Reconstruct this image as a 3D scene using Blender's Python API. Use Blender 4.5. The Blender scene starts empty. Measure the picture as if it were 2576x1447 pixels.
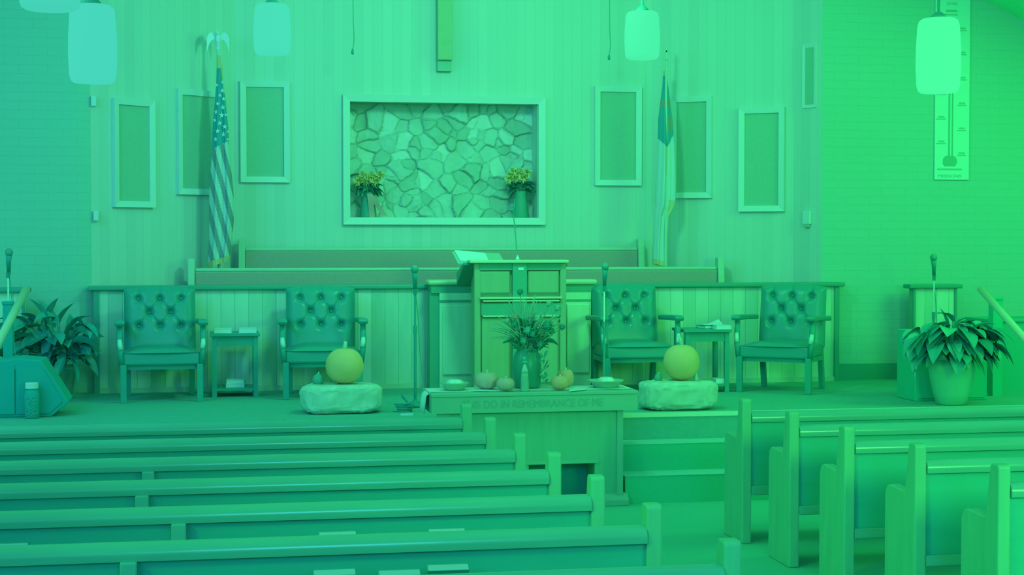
import bpy, bmesh, math, random
from mathutils import Vector, Matrix

# ------------------------------------------------------------------ camera
W, H = 2576, 1447
F = 4100.0                       # focal length in pixels
CAMZ = 2.19
YAW = math.radians(10.5)
PITCH = math.atan2(123.0, F)
scene = bpy.context.scene
col = scene.collection
cam_d = bpy.data.cameras.new('camera')
cam_d.sensor_width = 36.0
cam_d.lens = 36.0 * F / W
cam_d.clip_start = 0.05
cam = bpy.data.objects.new('camera', cam_d)
cam.location = (0, 0, CAMZ)
cam.rotation_euler = (math.pi / 2 - PITCH, 0, -YAW)
col.objects.link(cam)
scene.camera = cam

# ------------------------------------------------------------------ light
scene.view_settings.view_transform = 'Standard'
scene.view_settings.look = 'None'
scene.view_settings.gamma = 1.0
scene.view_settings.use_curve_mapping = False
scene.view_settings.exposure = 0.0
scene.cycles.use_denoising = True
scene.cycles.max_bounces = 6
scene.cycles.diffuse_bounces = 3

world = bpy.data.worlds.new('world')
scene.world = world
world.use_nodes = True
wn = world.node_tree
bg = wn.nodes['Background']
bg.inputs['Strength'].default_value = 1.0
_tc = wn.nodes.new('ShaderNodeTexCoord')
_sx = wn.nodes.new('ShaderNodeSeparateXYZ')
_ma = wn.nodes.new('ShaderNodeMath'); _ma.operation = 'MULTIPLY_ADD'
_ma.inputs[1].default_value = 0.5; _ma.inputs[2].default_value = 0.5
_mx = wn.nodes.new('ShaderNodeMix'); _mx.data_type = 'RGBA'
WORLD_LEFT = (0.060, 1.12, 0.25)
WORLD_RIGHT = (0.060, 0.36, 0.32)
_mx.inputs[6].default_value = (*WORLD_LEFT, 1)
_mx.inputs[7].default_value = (*WORLD_RIGHT, 1)
wn.links.new(_tc.outputs['Generated'], _sx.inputs[0])
wn.links.new(_sx.outputs['X'], _ma.inputs[0])
wn.links.new(_ma.outputs[0], _mx.inputs[0])
wn.links.new(_mx.outputs[2], bg.inputs['Color'])


def area(name, loc, target, size, watts, color):
    d = bpy.data.lights.new(name, 'AREA')
    d.shape = 'SQUARE'
    d.size = size
    d.energy = watts
    d.color = color
    o = bpy.data.objects.new(name, d)
    o.location = loc
    o.rotation_euler = (Vector(target) - Vector(loc)).to_track_quat('-Z', 'Y').to_euler()
    col.objects.link(o)
    return o




def wash(name, loc, target, size, rgb, spread=180):
    top = max(rgb)
    o = area(name, loc, target, size, top, tuple(c / top for c in rgb))
    o.data.spread = math.radians(spread)
    return o


wash('chancel_downlight', (2.55, 13.0, 4.75), (2.55, 17.6, 3.6), 0.5, (12.8, 88.0, 42.0))
wash('added_teal_wash', (-3.6, 11.0, 4.6), (0.0, 16.5, 1.6), 2.5, (10.2, 46.0, 98.0))  # unseen added lamp, tints the left of the chancel teal
wash('added_green_wash', (9.6, 11.5, 4.6), (7.0, 16.5, 1.6), 2.5, (9.0, 172.0, 12.0))  # added source without a fixture, turns the right of the chancel green
wash('added_nave_teal_fill', (-4.5, -3.0, 4.4), (-0.5, 10.0, 0.8), 2.5, (13.0, 78.0, 165.0))  # unseen fill added behind the camera, teal on the left pews
wash('added_nave_mid_fill', (1.2, -4.0, 4.8), (2.4, 12.0, 1.0), 2.5, (20.0, 150.0, 240.0))  # added fill behind the camera for the middle, no such lamp in the room
wash('added_nave_green_fill', (6.5, 1.5, 3.0), (4.8, 9.8, 0.5), 1.5, (8.5, 68.0, 7.0), 75)  # invented green fill that brightens the right pew backs
wash('added_aisle_fill', (-3.5, 4.0, 4.0), (4.3, 9.8, 0.4), 1.0, (1.6, 14.0, 2.5), 42)  # narrow fill added to lift the right pew ends, no real fixture

# ------------------------------------------------------------------ helpers
RV = Vector((math.cos(YAW), -math.sin(YAW), 0))
FV = Vector((math.sin(YAW) * math.cos(PITCH), math.cos(YAW) * math.cos(PITCH), -math.sin(PITCH)))
UV = RV.cross(FV)
C0 = Vector((0, 0, CAMZ))


def ray(px, py):
    return FV + RV * ((px - W / 2) / F) + UV * ((H / 2 - py) / F)


def at_y(px, py, Y):
    r = ray(px, py)
    return C0 + r * (Y / r.y)


def at_z(px, py, z):
    r = ray(px, py)
    return C0 + r * ((z - CAMZ) / r.z)


def at_plane(px, py, p, n):
    r = ray(px, py)
    return C0 + r * ((Vector(p) - C0).dot(n) / r.dot(n))


def mpp(px, Y):
    r = ray(px, 700)
    return (Y / r.y) / F


def lin(c):
    c /= 255.0
    return c / 12.92 if c <= 0.04045 else ((c + 0.055) / 1.055) ** 2.4


SIDE = {'L': (0.095, 0.83, 0.53), 'C': (0.1, 1.0, 0.5), 'R': (0.095, 1.08, 0.33)}


def tone(r, g, b, side='C'):
    s = SIDE[side]
    return tuple(min(0.95, max(0.004, lin(v) / k)) for v, k in zip((r, g, b), s))


def mix2(a, b, t=0.5):
    return tuple(x * (1 - t) + y * t for x, y in zip(a, b))


MATS = {}


def mat(name, rgb, rough=0.75, noise=0.0, scale=8.0, stretch=None, bump=0.0, metal=0.0, spec=0.35, coat=0.0):
    m = bpy.data.materials.new(name)
    m.use_nodes = True
    nt = m.node_tree
    b = nt.nodes['Principled BSDF']
    b.inputs['Base Color'].default_value = (*rgb, 1)
    b.inputs['Roughness'].default_value = rough
    b.inputs['Metallic'].default_value = metal
    b.inputs['Specular IOR Level'].default_value = spec
    if coat:
        b.inputs['Coat Weight'].default_value = coat
        b.inputs['Coat Roughness'].default_value = 0.25
    if noise or bump:
        tc = nt.nodes.new('ShaderNodeTexCoord')
        mp = nt.nodes.new('ShaderNodeMapping')
        nt.links.new(tc.outputs['Object'], mp.inputs['Vector'])
        if stretch:
            mp.inputs['Scale'].default_value = stretch
        nz = nt.nodes.new('ShaderNodeTexNoise')
        nz.inputs['Scale'].default_value = scale
        nz.inputs['Detail'].default_value = 4
        nt.links.new(mp.outputs['Vector'], nz.inputs['Vector'])
        if noise:
            rp = nt.nodes.new('ShaderNodeValToRGB')
            rp.color_ramp.elements[0].position = 0.3
            rp.color_ramp.elements[1].position = 0.7
            rp.color_ramp.elements[0].color = (*[c * (1 - noise) for c in rgb], 1)
            rp.color_ramp.elements[1].color = (*[min(0.95, c * (1 + noise)) for c in rgb], 1)
            nt.links.new(nz.outputs['Fac'], rp.inputs['Fac'])
            nt.links.new(rp.outputs['Color'], b.inputs['Base Color'])
        if bump:
            bp = nt.nodes.new('ShaderNodeBump')
            bp.inputs['Strength'].default_value = bump
            bp.inputs['Distance'].default_value = 0.02
            nt.links.new(nz.outputs['Fac'], bp.inputs['Height'])
            nt.links.new(bp.outputs['Normal'], b.inputs['Normal'])
    MATS[name] = m
    return m


def emis(name, rgb, strength=1.0):
    m = bpy.data.materials.new(name)
    m.use_nodes = True
    b = m.node_tree.nodes['Principled BSDF']
    b.inputs['Base Color'].default_value = (0.02, 0.03, 0.03, 1)
    b.inputs['Roughness'].default_value = 0.9
    b.inputs['Emission Color'].default_value = (*rgb, 1)
    b.inputs['Emission Strength'].default_value = strength
    b.inputs['Specular IOR Level'].default_value = 0.0
    return m


def plank_mat(name, dark, light, width, groove, axis='x', grain=True, rough=0.7, gk=0.8):
    """vertical boards: every board its own tone, a dark groove between two, long grain"""
    m = bpy.data.materials.new(name)
    m.use_nodes = True
    nt = m.node_tree
    N, L = nt.nodes, nt.links
    b = N['Principled BSDF']
    b.inputs['Roughness'].default_value = rough
    b.inputs['Specular IOR Level'].default_value = 0.3
    tc = N.new('ShaderNodeTexCoord')
    sp = N.new('ShaderNodeSeparateXYZ')
    L.new(tc.outputs['Object'], sp.inputs[0])
    dv = N.new('ShaderNodeMath'); dv.operation = 'DIVIDE'; dv.inputs[1].default_value = width
    L.new(sp.outputs['X'], dv.inputs[0])
    fl = N.new('ShaderNodeMath'); fl.operation = 'FLOOR'
    L.new(dv.outputs[0], fl.inputs[0])
    wn = N.new('ShaderNodeTexWhiteNoise'); wn.noise_dimensions = '1D'
    L.new(fl.outputs[0], wn.inputs['W'])
    fr = N.new('ShaderNodeMath'); fr.operation = 'FRACT'
    L.new(dv.outputs[0], fr.inputs[0])
    lt = N.new('ShaderNodeMath'); lt.operation = 'LESS_THAN'; lt.inputs[1].default_value = groove
    L.new(fr.outputs[0], lt.inputs[0])
    val = wn.outputs['Value']
    if grain:
        cb = N.new('ShaderNodeCombineXYZ')
        sh = N.new('ShaderNodeMath'); sh.operation = 'MULTIPLY_ADD'; sh.inputs[1].default_value = 7.3
        L.new(wn.outputs['Value'], sh.inputs[0]); L.new(sp.outputs['X'], sh.inputs[2])
        L.new(sh.outputs[0], cb.inputs[0]); L.new(sp.outputs['Y'], cb.inputs[1]); L.new(sp.outputs['Z'], cb.inputs[2])
        mp = N.new('ShaderNodeMapping'); mp.inputs['Scale'].default_value = (9, 3, 1.6)
        L.new(cb.outputs[0], mp.inputs['Vector'])
        nz = N.new('ShaderNodeTexNoise'); nz.inputs['Scale'].default_value = 1.0; nz.inputs['Detail'].default_value = 3
        nz.inputs['Distortion'].default_value = 0.6
        L.new(mp.outputs[0], nz.inputs['Vector'])
        ad = N.new('ShaderNodeMix'); ad.data_type = 'FLOAT'; ad.inputs[0].default_value = 0.5
        L.new(wn.outputs['Value'], ad.inputs[2]); L.new(nz.outputs['Fac'], ad.inputs[3])
        val = ad.outputs[0]
    mx = N.new('ShaderNodeMix'); mx.data_type = 'RGBA'
    mx.inputs[6].default_value = (*dark, 1); mx.inputs[7].default_value = (*light, 1)
    L.new(val, mx.inputs[0])
    gm = N.new('ShaderNodeMix'); gm.data_type = 'RGBA'
    gm.inputs[7].default_value = (*[c * gk for c in dark], 1)
    L.new(lt.outputs[0], gm.inputs[0]); L.new(mx.outputs[2], gm.inputs[6])
    L.new(gm.outputs[2], b.inputs['Base Color'])
    return m


def brick_mat(name, rgb):
    m = bpy.data.materials.new(name)
    m.use_nodes = True
    nt = m.node_tree
    N, L = nt.nodes, nt.links
    b = N['Principled BSDF']
    b.inputs['Roughness'].default_value = 0.8
    b.inputs['Specular IOR Level'].default_value = 0.2
    tc = N.new('ShaderNodeTexCoord')
    sp = N.new('ShaderNodeSeparateXYZ'); cb = N.new('ShaderNodeCombineXYZ')
    L.new(tc.outputs['Object'], sp.inputs[0])
    L.new(sp.outputs['X'], cb.inputs[0]); L.new(sp.outputs['Z'], cb.inputs[1])
    br = N.new('ShaderNodeTexBrick')
    br.inputs['Scale'].default_value = 1.0
    br.inputs['Brick Width'].default_value = 0.27
    br.inputs['Row Height'].default_value = 0.088
    br.inputs['Mortar Size'].default_value = 0.005
    br.inputs['Mortar Smooth'].default_value = 0.3
    br.inputs['Color1'].default_value = (*rgb, 1)
    br.inputs['Color2'].default_value = (*[c * 1.01 for c in rgb], 1)
    br.inputs['Mortar'].default_value = (*[c * 0.94 for c in rgb], 1)
    L.new(cb.outputs[0], br.inputs['Vector'])
    L.new(br.outputs['Color'], b.inputs['Base Color'])
    bp = N.new('ShaderNodeBump'); bp.inputs['Strength'].default_value = 0.12; bp.inputs['Distance'].default_value = 0.004
    bp.invert = True
    L.new(br.outputs['Fac'], bp.inputs['Height']); L.new(bp.outputs['Normal'], b.inputs['Normal'])
    return m


class MB:
    def __init__(self):
        self.bm = bmesh.new()

    def face(self, pts, mi=0):
        f = self.bm.faces.new([self.bm.verts.new(p) for p in pts])
        f.material_index = mi
        return self

    def box(self, x0, x1, y0, y1, z0, z1, mi=0):
        v = [self.bm.verts.new(p) for p in ((x0, y0, z0), (x1, y0, z0), (x1, y1, z0), (x0, y1, z0),
                                            (x0, y0, z1), (x1, y0, z1), (x1, y1, z1), (x0, y1, z1))]
        for q in ((3, 2, 1, 0), (4, 5, 6, 7), (0, 1, 5, 4), (1, 2, 6, 5), (2, 3, 7, 6), (3, 0, 4, 7)):
            self.bm.faces.new([v[i] for i in q]).material_index = mi
        return self

    def prism(self, poly, axis, a, b, mi=0):
        """poly: 2-D outline extruded along axis from a to b (x: poly is y,z; y: x,z; z: x,y)"""
        def P(p, t):
            return {'x': (t, p[0], p[1]), 'y': (p[0], t, p[1]), 'z': (p[0], p[1], t)}[axis]
        A = [self.bm.verts.new(P(p, a)) for p in poly]
        B = [self.bm.verts.new(P(p, b)) for p in poly]
        n = len(poly)
        fs = [self.bm.faces.new(A), self.bm.faces.new(B[::-1])]
        for i in range(n):
            fs.append(self.bm.faces.new((A[i], B[i], B[(i + 1) % n], A[(i + 1) % n])))
        for f in fs:
            f.material_index = mi
        return self

    def tube(self, pts, r, seg=8, cap=True, mi=0):
        pts = [Vector(p) for p in pts]
        rs = r if isinstance(r, (list, tuple)) else [r] * len(pts)
        rings = []
        prev = None
        for i, p in enumerate(pts):
            t = (pts[min(i + 1, len(pts) - 1)] - pts[max(i - 1, 0)]).normalized()
            ref = prev if prev is not None else (Vector((1, 0, 0)) if abs(t.x) < 0.9 else Vector((0, 1, 0)))
            u = (ref - t * ref.dot(t)).normalized()
            prev = u
            w = t.cross(u)
            rings.append([self.bm.verts.new(p + (u * math.cos(2 * math.pi * k / seg) + w * math.sin(2 * math.pi * k / seg)) * rs[i]) for k in range(seg)])
        for a, b in zip(rings, rings[1:]):
            for k in range(seg):
                self.bm.faces.new((a[k], a[(k + 1) % seg], b[(k + 1) % seg], b[k])).material_index = mi
        if cap:
            self.bm.faces.new(rings[0][::-1]).material_index = mi
            self.bm.faces.new(rings[-1]).material_index = mi
        return self

    def lathe(self, prof, c=(0, 0, 0), seg=24, rib=None, squash=(1, 1), mi=0):
        rings = []
        for r, z in prof:
            ring = []
            for k in range(seg):
                a = 2 * math.pi * k / seg
                rr = r * (rib(a) if rib else 1)
                ring.append(self.bm.verts.new((c[0] + rr * math.cos(a) * squash[0], c[1] + rr * math.sin(a) * squash[1], c[2] + z)))
            rings.append(ring)
        for a, b in zip(rings, rings[1:]):
            for k in range(seg):
                self.bm.faces.new((a[k], a[(k + 1) % seg], b[(k + 1) % seg], b[k])).material_index = mi
        if prof[0][0] > 1e-5:
            self.bm.faces.new(rings[0][::-1]).material_index = mi
        if prof[-1][0] > 1e-5:
            self.bm.faces.new(rings[-1]).material_index = mi
        return self

    def ball(self, c, rx, ry=None, rz=None, seg=14, mi=0):
        ry = rx if ry is None else ry
        rz = rx if rz is None else rz
        n = max(5, seg // 2)
        prof = [(math.sin(math.pi * i / n), -math.cos(math.pi * i / n)) for i in range(n + 1)]
        rings = []
        for r, z in prof:
            rings.append([self.bm.verts.new((c[0] + rx * r * math.cos(2 * math.pi * k / seg), c[1] + ry * r * math.sin(2 * math.pi * k / seg), c[2] + rz * z)) for k in range(seg)])
        for a, b in zip(rings, rings[1:]):
            for k in range(seg):
                self.bm.faces.new((a[k], a[(k + 1) % seg], b[(k + 1) % seg], b[k])).material_index = mi
        return self

    def grid(self, fn, nu, nv, mfn=None, closed=False):
        V = [[self.bm.verts.new(fn(i / nu, j / nv)) for i in range(nu + (0 if closed else 1))] for j in range(nv + 1)]
        for j in range(nv):
            for i in range(nu):
                i2 = (i + 1) % nu if closed else i + 1
                f = self.bm.faces.new((V[j][i], V[j][i2], V[j + 1][i2], V[j + 1][i]))
                if mfn:
                    f.material_index = mfn((i + 0.5) / nu, (j + 0.5) / nv)
        return self

    def leaf(self, base, direction, length, width, droop=0.6, roll=0.0, n=6, up=Vector((0, 0, 1)), fold=0.25, mi=0):
        d = Vector(direction).normalized()
        side = d.cross(up)
        side = side.normalized() if side.length > 1e-3 else Vector((1, 0, 0))
        side = Matrix.Rotation(roll, 3, d) @ side
        p = Vector(base)
        rows = []
        for i in range(n + 1):
            t = i / n
            w = width * math.sin(math.pi * min(1, (0.06 + t * 0.94)) ** 0.8) * (1 if t < 1 else 0)
            nrm = side.cross(d).normalized()
            rows.append([self.bm.verts.new(p - side * w / 2 + nrm * w * fold), self.bm.verts.new(p), self.bm.verts.new(p + side * w / 2 + nrm * w * fold)])
            d = (d + Vector((0, 0, -1)) * droop / n).normalized()
            p = p + d * length / n
        for a, b in zip(rows, rows[1:]):
            for k in range(2):
                self.bm.faces.new((a[k], a[k + 1], b[k + 1], b[k])).material_index = mi
        return self

    def build(self, name, m, parent=None, loc=None, rotz=0.0, smooth=False, bevel=0.0, seg=2, sub=0, solid=0.0):
        bm = self.bm
        bmesh.ops.remove_doubles(bm, verts=bm.verts, dist=1e-6)
        bmesh.ops.recalc_face_normals(bm, faces=bm.faces)
        me = bpy.data.meshes.new(name)
        bm.to_mesh(me)
        bm.free()
        for q in (m if isinstance(m, (list, tuple)) else [m]):
            me.materials.append(q)
        if smooth:
            for p in me.polygons:
                p.use_smooth = True
        o = bpy.data.objects.new(name, me)
        col.objects.link(o)
        if parent is not None:
            o.parent = parent
        if loc is not None:
            o.location = loc
        if rotz:
            o.rotation_euler = (0, 0, rotz)
        if solid:
            s = o.modifiers.new('solid', 'SOLIDIFY'); s.thickness = solid; s.offset = 0
        if bevel:
            b = o.modifiers.new('bevel', 'BEVEL'); b.width = bevel; b.segments = seg; b.limit_method = 'ANGLE'
        if sub:
            s = o.modifiers.new('sub', 'SUBSURF'); s.levels = sub; s.render_levels = sub
        return o


def tag(o, label=None, cat=None, group=None, kind=None):
    for k, v in (('label', label), ('category', cat), ('group', group), ('kind', kind)):
        if v:
            o[k] = v
    return o


def thing(name, label, cat, loc=(0, 0, 0), rotz=0.0, group=None):
    o = bpy.data.objects.new(name, None)
    o.empty_display_size = 0.1
    o.location = loc
    o.rotation_euler = (0, 0, rotz)
    col.objects.link(o)
    return tag(o, label, cat, group)


def dup(root, loc, rotz, label, group=None):
    kids = {}
    for o in col.objects:
        if o.parent is not None:
            kids.setdefault(o.parent, []).append(o)
    r = root.copy()
    col.objects.link(r)
    r.location = loc
    r.rotation_euler = (0, 0, rotz)
    r['label'] = label
    if group:
        r['group'] = group
    for ch in kids.get(root, []):
        c = ch.copy(); col.objects.link(c); c.parent = r
        for g in kids.get(ch, []):
            d = g.copy(); col.objects.link(d); d.parent = c
    return r


def struct(o):
    o['kind'] = 'structure'
    return o


def text_obj(name, body, size, m, parent, loc, rot, align='CENTER', extrude=0.002, width=None):
    c = bpy.data.curves.new(name, 'FONT')
    c.body = body
    c.size = size
    c.align_x = align
    c.align_y = 'CENTER'
    c.extrude = extrude
    c.materials.append(m)
    o = bpy.data.objects.new(name, c)
    col.objects.link(o)
    bpy.context.view_layer.update()
    me = bpy.data.meshes.new_from_object(o.evaluated_get(bpy.context.evaluated_depsgraph_get()))
    dx = max(o.dimensions.x, 1e-4)
    bpy.data.objects.remove(o)
    me.name = name
    q = bpy.data.objects.new(name, me)
    col.objects.link(q)
    q.parent = parent
    q.location = loc
    q.rotation_euler = rot
    if width:
        for v in me.vertices:
            v.co.x *= width / dx
    return q


# ------------------------------------------------------------------ materials
m_plank = plank_mat('white_plank_wall', tone(64, 205, 149), tone(67, 211, 154), 0.105, 0.05, grain=False, rough=0.8, gk=0.93)
m_brick = brick_mat('painted_brick', (0.29, 0.55, 0.49))
m_white = mat('white_paint', tone(70, 217, 164), 0.55, spec=0.3)
m_white2 = mat('white_cloth', tone(72, 222, 165), 0.85)
m_paper = mat('paper', tone(70, 222, 172), 0.8, spec=0.2)
m_panelcloth = mat('acoustic_cloth', tone(50, 189, 127), 0.95, noise=0.03, scale=40, spec=0.05)
m_carpet = mat('nave_carpet', tone(31, 190, 125), 0.95, noise=0.05, scale=60, spec=0.05)
m_stagecarpet = mat('stage_carpet', (0.135, 0.43, 0.39), 0.9, noise=0.05, scale=30, spec=0.1)
m_riser = mat('step_carpet', tone(22, 196, 119), 0.95, noise=0.04, scale=60, spec=0.05)
m_tread = mat('pale_step_tread', tone(46, 206, 150), 0.9, noise=0.05, scale=50, spec=0.1)  # tread tops, paler than the risers
m_nosing = mat('pale_nosing', tone(66, 222, 150), 0.5)
m_ceiling = mat('ceiling_board', (0.2, 0.9, 0.5), 0.8, noise=0.04, scale=5)
m_pew = mat('pew_wood', (0.135, 0.41, 0.36), 0.2, noise=0.05, scale=6, stretch=(0.4, 4, 4), spec=0.6)
m_pewend = mat('pew_end_wood', (0.18, 0.475, 0.335), 0.45, noise=0.06, scale=5, stretch=(3, 3, 0.5), spec=0.35)
m_pewpanel = mat('pew_back_shaded_panel', (0.05, 0.425, 0.365), 0.55, noise=0.04, scale=5, stretch=(0.4, 3, 3), spec=0.3)  # less red than the rail; shade under the overhang is partly in this tone
m_plain = mat('bracket_wood', (0.15, 0.45, 0.39), 0.55, noise=0.04)
m_pages = mat('page_edges', tone(56, 190, 146), 0.85, spec=0.1)
m_hymnal = mat('hymnal_cover', tone(20, 160, 112), 0.7)
m_leather = mat('dark_leather', tone(14, 152, 110), 0.33, spec=0.5)
m_darkwood = mat('dark_wood', tone(10, 154, 108), 0.4, noise=0.06, scale=6, spec=0.4)
m_blackmetal = mat('black_metal', tone(10, 152, 110), 0.4, spec=0.4)
m_chrome = mat('chrome', (0.6, 0.85, 0.8), 0.38, metal=0.8)
m_nail = mat('arm_trim', tone(62, 220, 160), 0.4)
m_black = mat('black_cabinet', (0.02, 0.37, 0.385), 0.75, spec=0.15)
m_railplank = plank_mat('knotty_rail_boards', tone(44, 190, 126), tone(76, 232, 162), 0.135, 0.035, grain=True)
m_cap = mat('dark_rail_cap', tone(16, 156, 106), 0.45, spec=0.4)
m_cushion = mat('choir_upholstery', tone(58, 162, 116), 0.9, noise=0.03, scale=30, spec=0.1)
m_choirwood = mat('choir_pew_wood', tone(58, 200, 135), 0.4, noise=0.04, stretch=(0.4, 3, 3), spec=0.4)
m_pulpit = mat('pulpit_oak', tone(48, 173, 102), 0.5, noise=0.05, scale=5, stretch=(3, 3, 0.5))
m_cabinet = mat('cabinet_oak_lifted', tone(64, 222, 142), 0.5, noise=0.05, scale=5, stretch=(3, 3, 0.5))  # brighter copy of the pulpit oak, offsets the pulpit's shadow on the cabinet
m_pulpitd = mat('pulpit_dark_and_shade', tone(22, 163, 104), 0.5, noise=0.05)  # dark parts, and moulding shadows put into the wood colour
m_pulpitl = mat('pulpit_highlight_edge', tone(68, 208, 130), 0.45)  # paler copy of the oak, ledge highlights put into its colour
m_table = mat('communion_table_wood', tone(43, 184, 122), 0.5, noise=0.04, scale=4, stretch=(0.5, 3, 3))
m_tablebase = mat('communion_table_panelling', tone(36, 184, 116), 0.55, noise=0.06, scale=5, stretch=(4, 4, 0.4))
m_engrave = mat('carved_letters', tone(38, 178, 117), 0.7)
m_stone = mat('rough_stone', tone(62, 206, 145), 0.9, noise=0.14, scale=9, bump=0.6)
m_rock = mat('alcove_rock', tone(61, 203, 146), 0.85, noise=0.08, scale=6, bump=0.35)
m_rock2 = mat('alcove_rock_pale', tone(70, 219, 160), 0.85, noise=0.06, scale=6, bump=0.35)
m_rock3 = mat('alcove_rock_dull', tone(55, 192, 134), 0.85, noise=0.08, scale=6, bump=0.35)
m_mortar = mat('alcove_mortar', tone(58, 203, 141), 0.95, noise=0.1, scale=12)
m_pumpkin = mat('orange_pumpkin', tone(88, 192, 100), 0.5, noise=0.06, scale=3)
m_pumpkin2 = mat('pale_ribbed_pumpkin', tone(76, 176, 120), 0.45, noise=0.06, scale=4)
m_pumpkin3 = mat('amber_pumpkin', tone(86, 174, 100), 0.4, noise=0.05, scale=4)
m_stem = mat('dry_stem', tone(58, 208, 140), 0.8, noise=0.1)
m_gourd = mat('dark_gourd', tone(24, 162, 112), 0.5, noise=0.1)
m_leaf = mat('dark_leaf', (0.04, 0.335, 0.33), 0.45, noise=0.08, scale=7, spec=0.35)
m_leaf2 = mat('mid_leaf', (0.09, 0.45, 0.38), 0.45, noise=0.08, scale=7, spec=0.35)
m_drygrass = mat('dried_grass', tone(46, 190, 122), 0.8)
m_drydark = mat('dried_bloom', tone(14, 154, 98), 0.85)
m_ruddy = mat('russet_flower', tone(62, 170, 110), 0.85)
m_yellow = mat('yellow_petals', tone(96, 225, 122), 0.8, noise=0.08)
m_ribbon = mat('rust_ribbon', tone(66, 156, 112), 0.7)
m_vase = mat('dark_vase', tone(9, 146, 94), 0.35, spec=0.5)
m_vase2 = mat('green_vase', tone(18, 154, 104), 0.4)
m_potl = mat('clay_pot', tone(38, 160, 124, 'L'), 0.8, noise=0.05)
m_potr = mat('pale_pot', tone(33, 206, 102, 'R'), 0.7, noise=0.06, scale=4)
m_handrail = mat('handrail_wood', (0.55, 0.62, 0.45), 0.3, spec=0.5)
m_flagred = mat('flag_red', tone(44, 152, 122), 0.85)
m_flagwhite = mat('flag_white', tone(64, 205, 158), 0.85)
m_flagblue = mat('flag_blue', tone(16, 158, 130), 0.85)
m_star = mat('star_white', tone(68, 212, 170), 0.85)
m_gold = mat('gold_fringe', tone(72, 190, 112), 0.6)
m_flagred2 = mat('red_cross_cloth', tone(48, 150, 105), 0.85)
m_pole = mat('flag_pole', tone(60, 205, 140), 0.35)
m_finial = mat('white_finial', tone(72, 218, 175), 0.4)
m_cross = mat('cross_wood', tone(56, 184, 110), 0.6, noise=0.04)
m_wire = mat('black_wire', tone(20, 165, 110), 0.6)
m_foil = mat('crumpled_foil', tone(70, 225, 160), 0.3, noise=0.15, scale=20)
m_plate = mat('brass_plate', tone(48, 190, 120), 0.3, spec=0.6)
m_speaker = mat('speaker_black', (0.03, 0.475, 0.33), 0.75, spec=0.15)
m_rightcab = mat('dark_cabinet', (0.04, 0.43, 0.33), 0.75, spec=0.15)
m_label = mat('printed_label', tone(24, 158, 130, 'L'), 0.6)
m_ink = mat('faded_ink', tone(40, 200, 105, 'R'), 0.8)
m_bulb = mat('thermometer_red', tone(34, 190, 98, 'R'), 0.7)
m_board = mat('poster_board', tone(60, 236, 135, 'R'), 0.7)

# ------------------------------------------------------------------ setting
HS = 0.683                                   # stage height
YS = 13.55                                   # stage front edge
YB = 16.45                                   # brick walls
ZT = 6.6
struct(MB().box(-6, 12, -1.5, 19, -0.1, 0).build('floor', m_carpet))
struct(MB().box(-6, 12, YS, 18.4, 0.0, HS).build('stage', m_stagecarpet))

A0 = at_y(230, 700, YB); A0.z = 0
# back wall facets, kinks found along their sight lines


def on_line(px, p, ang):
    r = ray(px, 600)
    d = Vector((math.cos(ang), math.sin(ang)))
    # p + t d = s r
    det = d.x * (-r.y) - d.y * (-r.x)
    t = ((-p[0]) * (-r.y) - (-p[1]) * (-r.x)) / det
    return Vector((p[0] + t * d.x, p[1] + t * d.y, 0))


A1 = on_line(592, A0, math.radians(40))
YW = A1.y
A2 = at_y(1640, 600, YW); A2.z = 0
A3 = on_line(1995, A2, math.radians(-33))
A4 = at_y(2066, 600, YB); A4.z = 0


def facet(name, p, q, m, thick=0.12, z0=HS, z1=ZT):
    d = (q - p); L = d.length
    return struct(MB().box(0, L, 0, thick, z0, z1).build(name, m, loc=(p.x, p.y, 0), rotz=math.atan2(d.y, d.x)))


facet('wall_left', A0, A1, m_plank)
facet('wall_right', A2, A3, m_plank)
facet('wall_corner', A3, A4, m_plank)
# centre wall with the alcove opening
oL = at_y(878, 252, YW); oR = at_y(1352, 548, YW)
ox0, ox1, oz1, oz0 = oL.x - A1.x, oR.x - A1.x, oL.z, oR.z
Lc = A2.x - A1.x
w = MB()
w.box(0, ox0, 0, 0.12, HS, ZT).box(ox1, Lc, 0, 0.12, HS, ZT)
w.box(ox0, ox1, 0, 0.12, HS, oz0).box(ox0, ox1, 0, 0.12, oz1, ZT)
struct(w.build('wall_back', m_plank, loc=(A1.x, A1.y, 0)))
# alcove lining
w = MB()
w.box(ox0 - 0.03, ox0, 0.12, 0.42, oz0 - 0.03, oz1 + 0.03).box(ox1, ox1 + 0.03, 0.12, 0.42, oz0 - 0.03, oz1 + 0.03)
w.box(ox0, ox1, 0.12, 0.42, oz0 - 0.03, oz0).box(ox0, ox1, 0.12, 0.42, oz1, oz1 + 0.03)
struct(w.build('wall_recess', m_white, loc=(A1.x, A1.y, 0)))

# brick walls
B0 = at_y(196, 700, YB - 0.05); B0.z = 0
struct(MB().box(-5, 0, 0, 0.2, HS, ZT).build('wall_brick_left', m_brick, loc=(B0.x, B0.y, 0)))
facet('wall_brick_return', B0, A0, m_brick)
struct(MB().box(0, 5.5, 0, 0.2, HS, ZT).build('wall_brick_right', m_brick, loc=(A4.x, YB, 0)))
struct(MB().box(A4.x, A4.x + 5, YB - 0.03, YB, HS, HS + 0.17).build('baseboard_right', m_cap))
# gabled ceiling over the chancel
apex_x = 2.56
c1 = at_y(2478, 0, YB); c2 = at_y(2576, 52, YB)
sl = (c1.z - c2.z) / (c2.x - c1.x)
za = c1.z + sl * (c1.x - apex_x)
w = MB()
for s in (1, -1):
    xe = apex_x + s * 8.5
    ze = za - sl * 8.5
    w.prism([(apex_x, za), (xe, ze), (xe, ze + 0.15), (apex_x, za + 0.15)], 'y', 14.6, 18.4)
struct(w.build('ceiling', m_ceiling))

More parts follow.
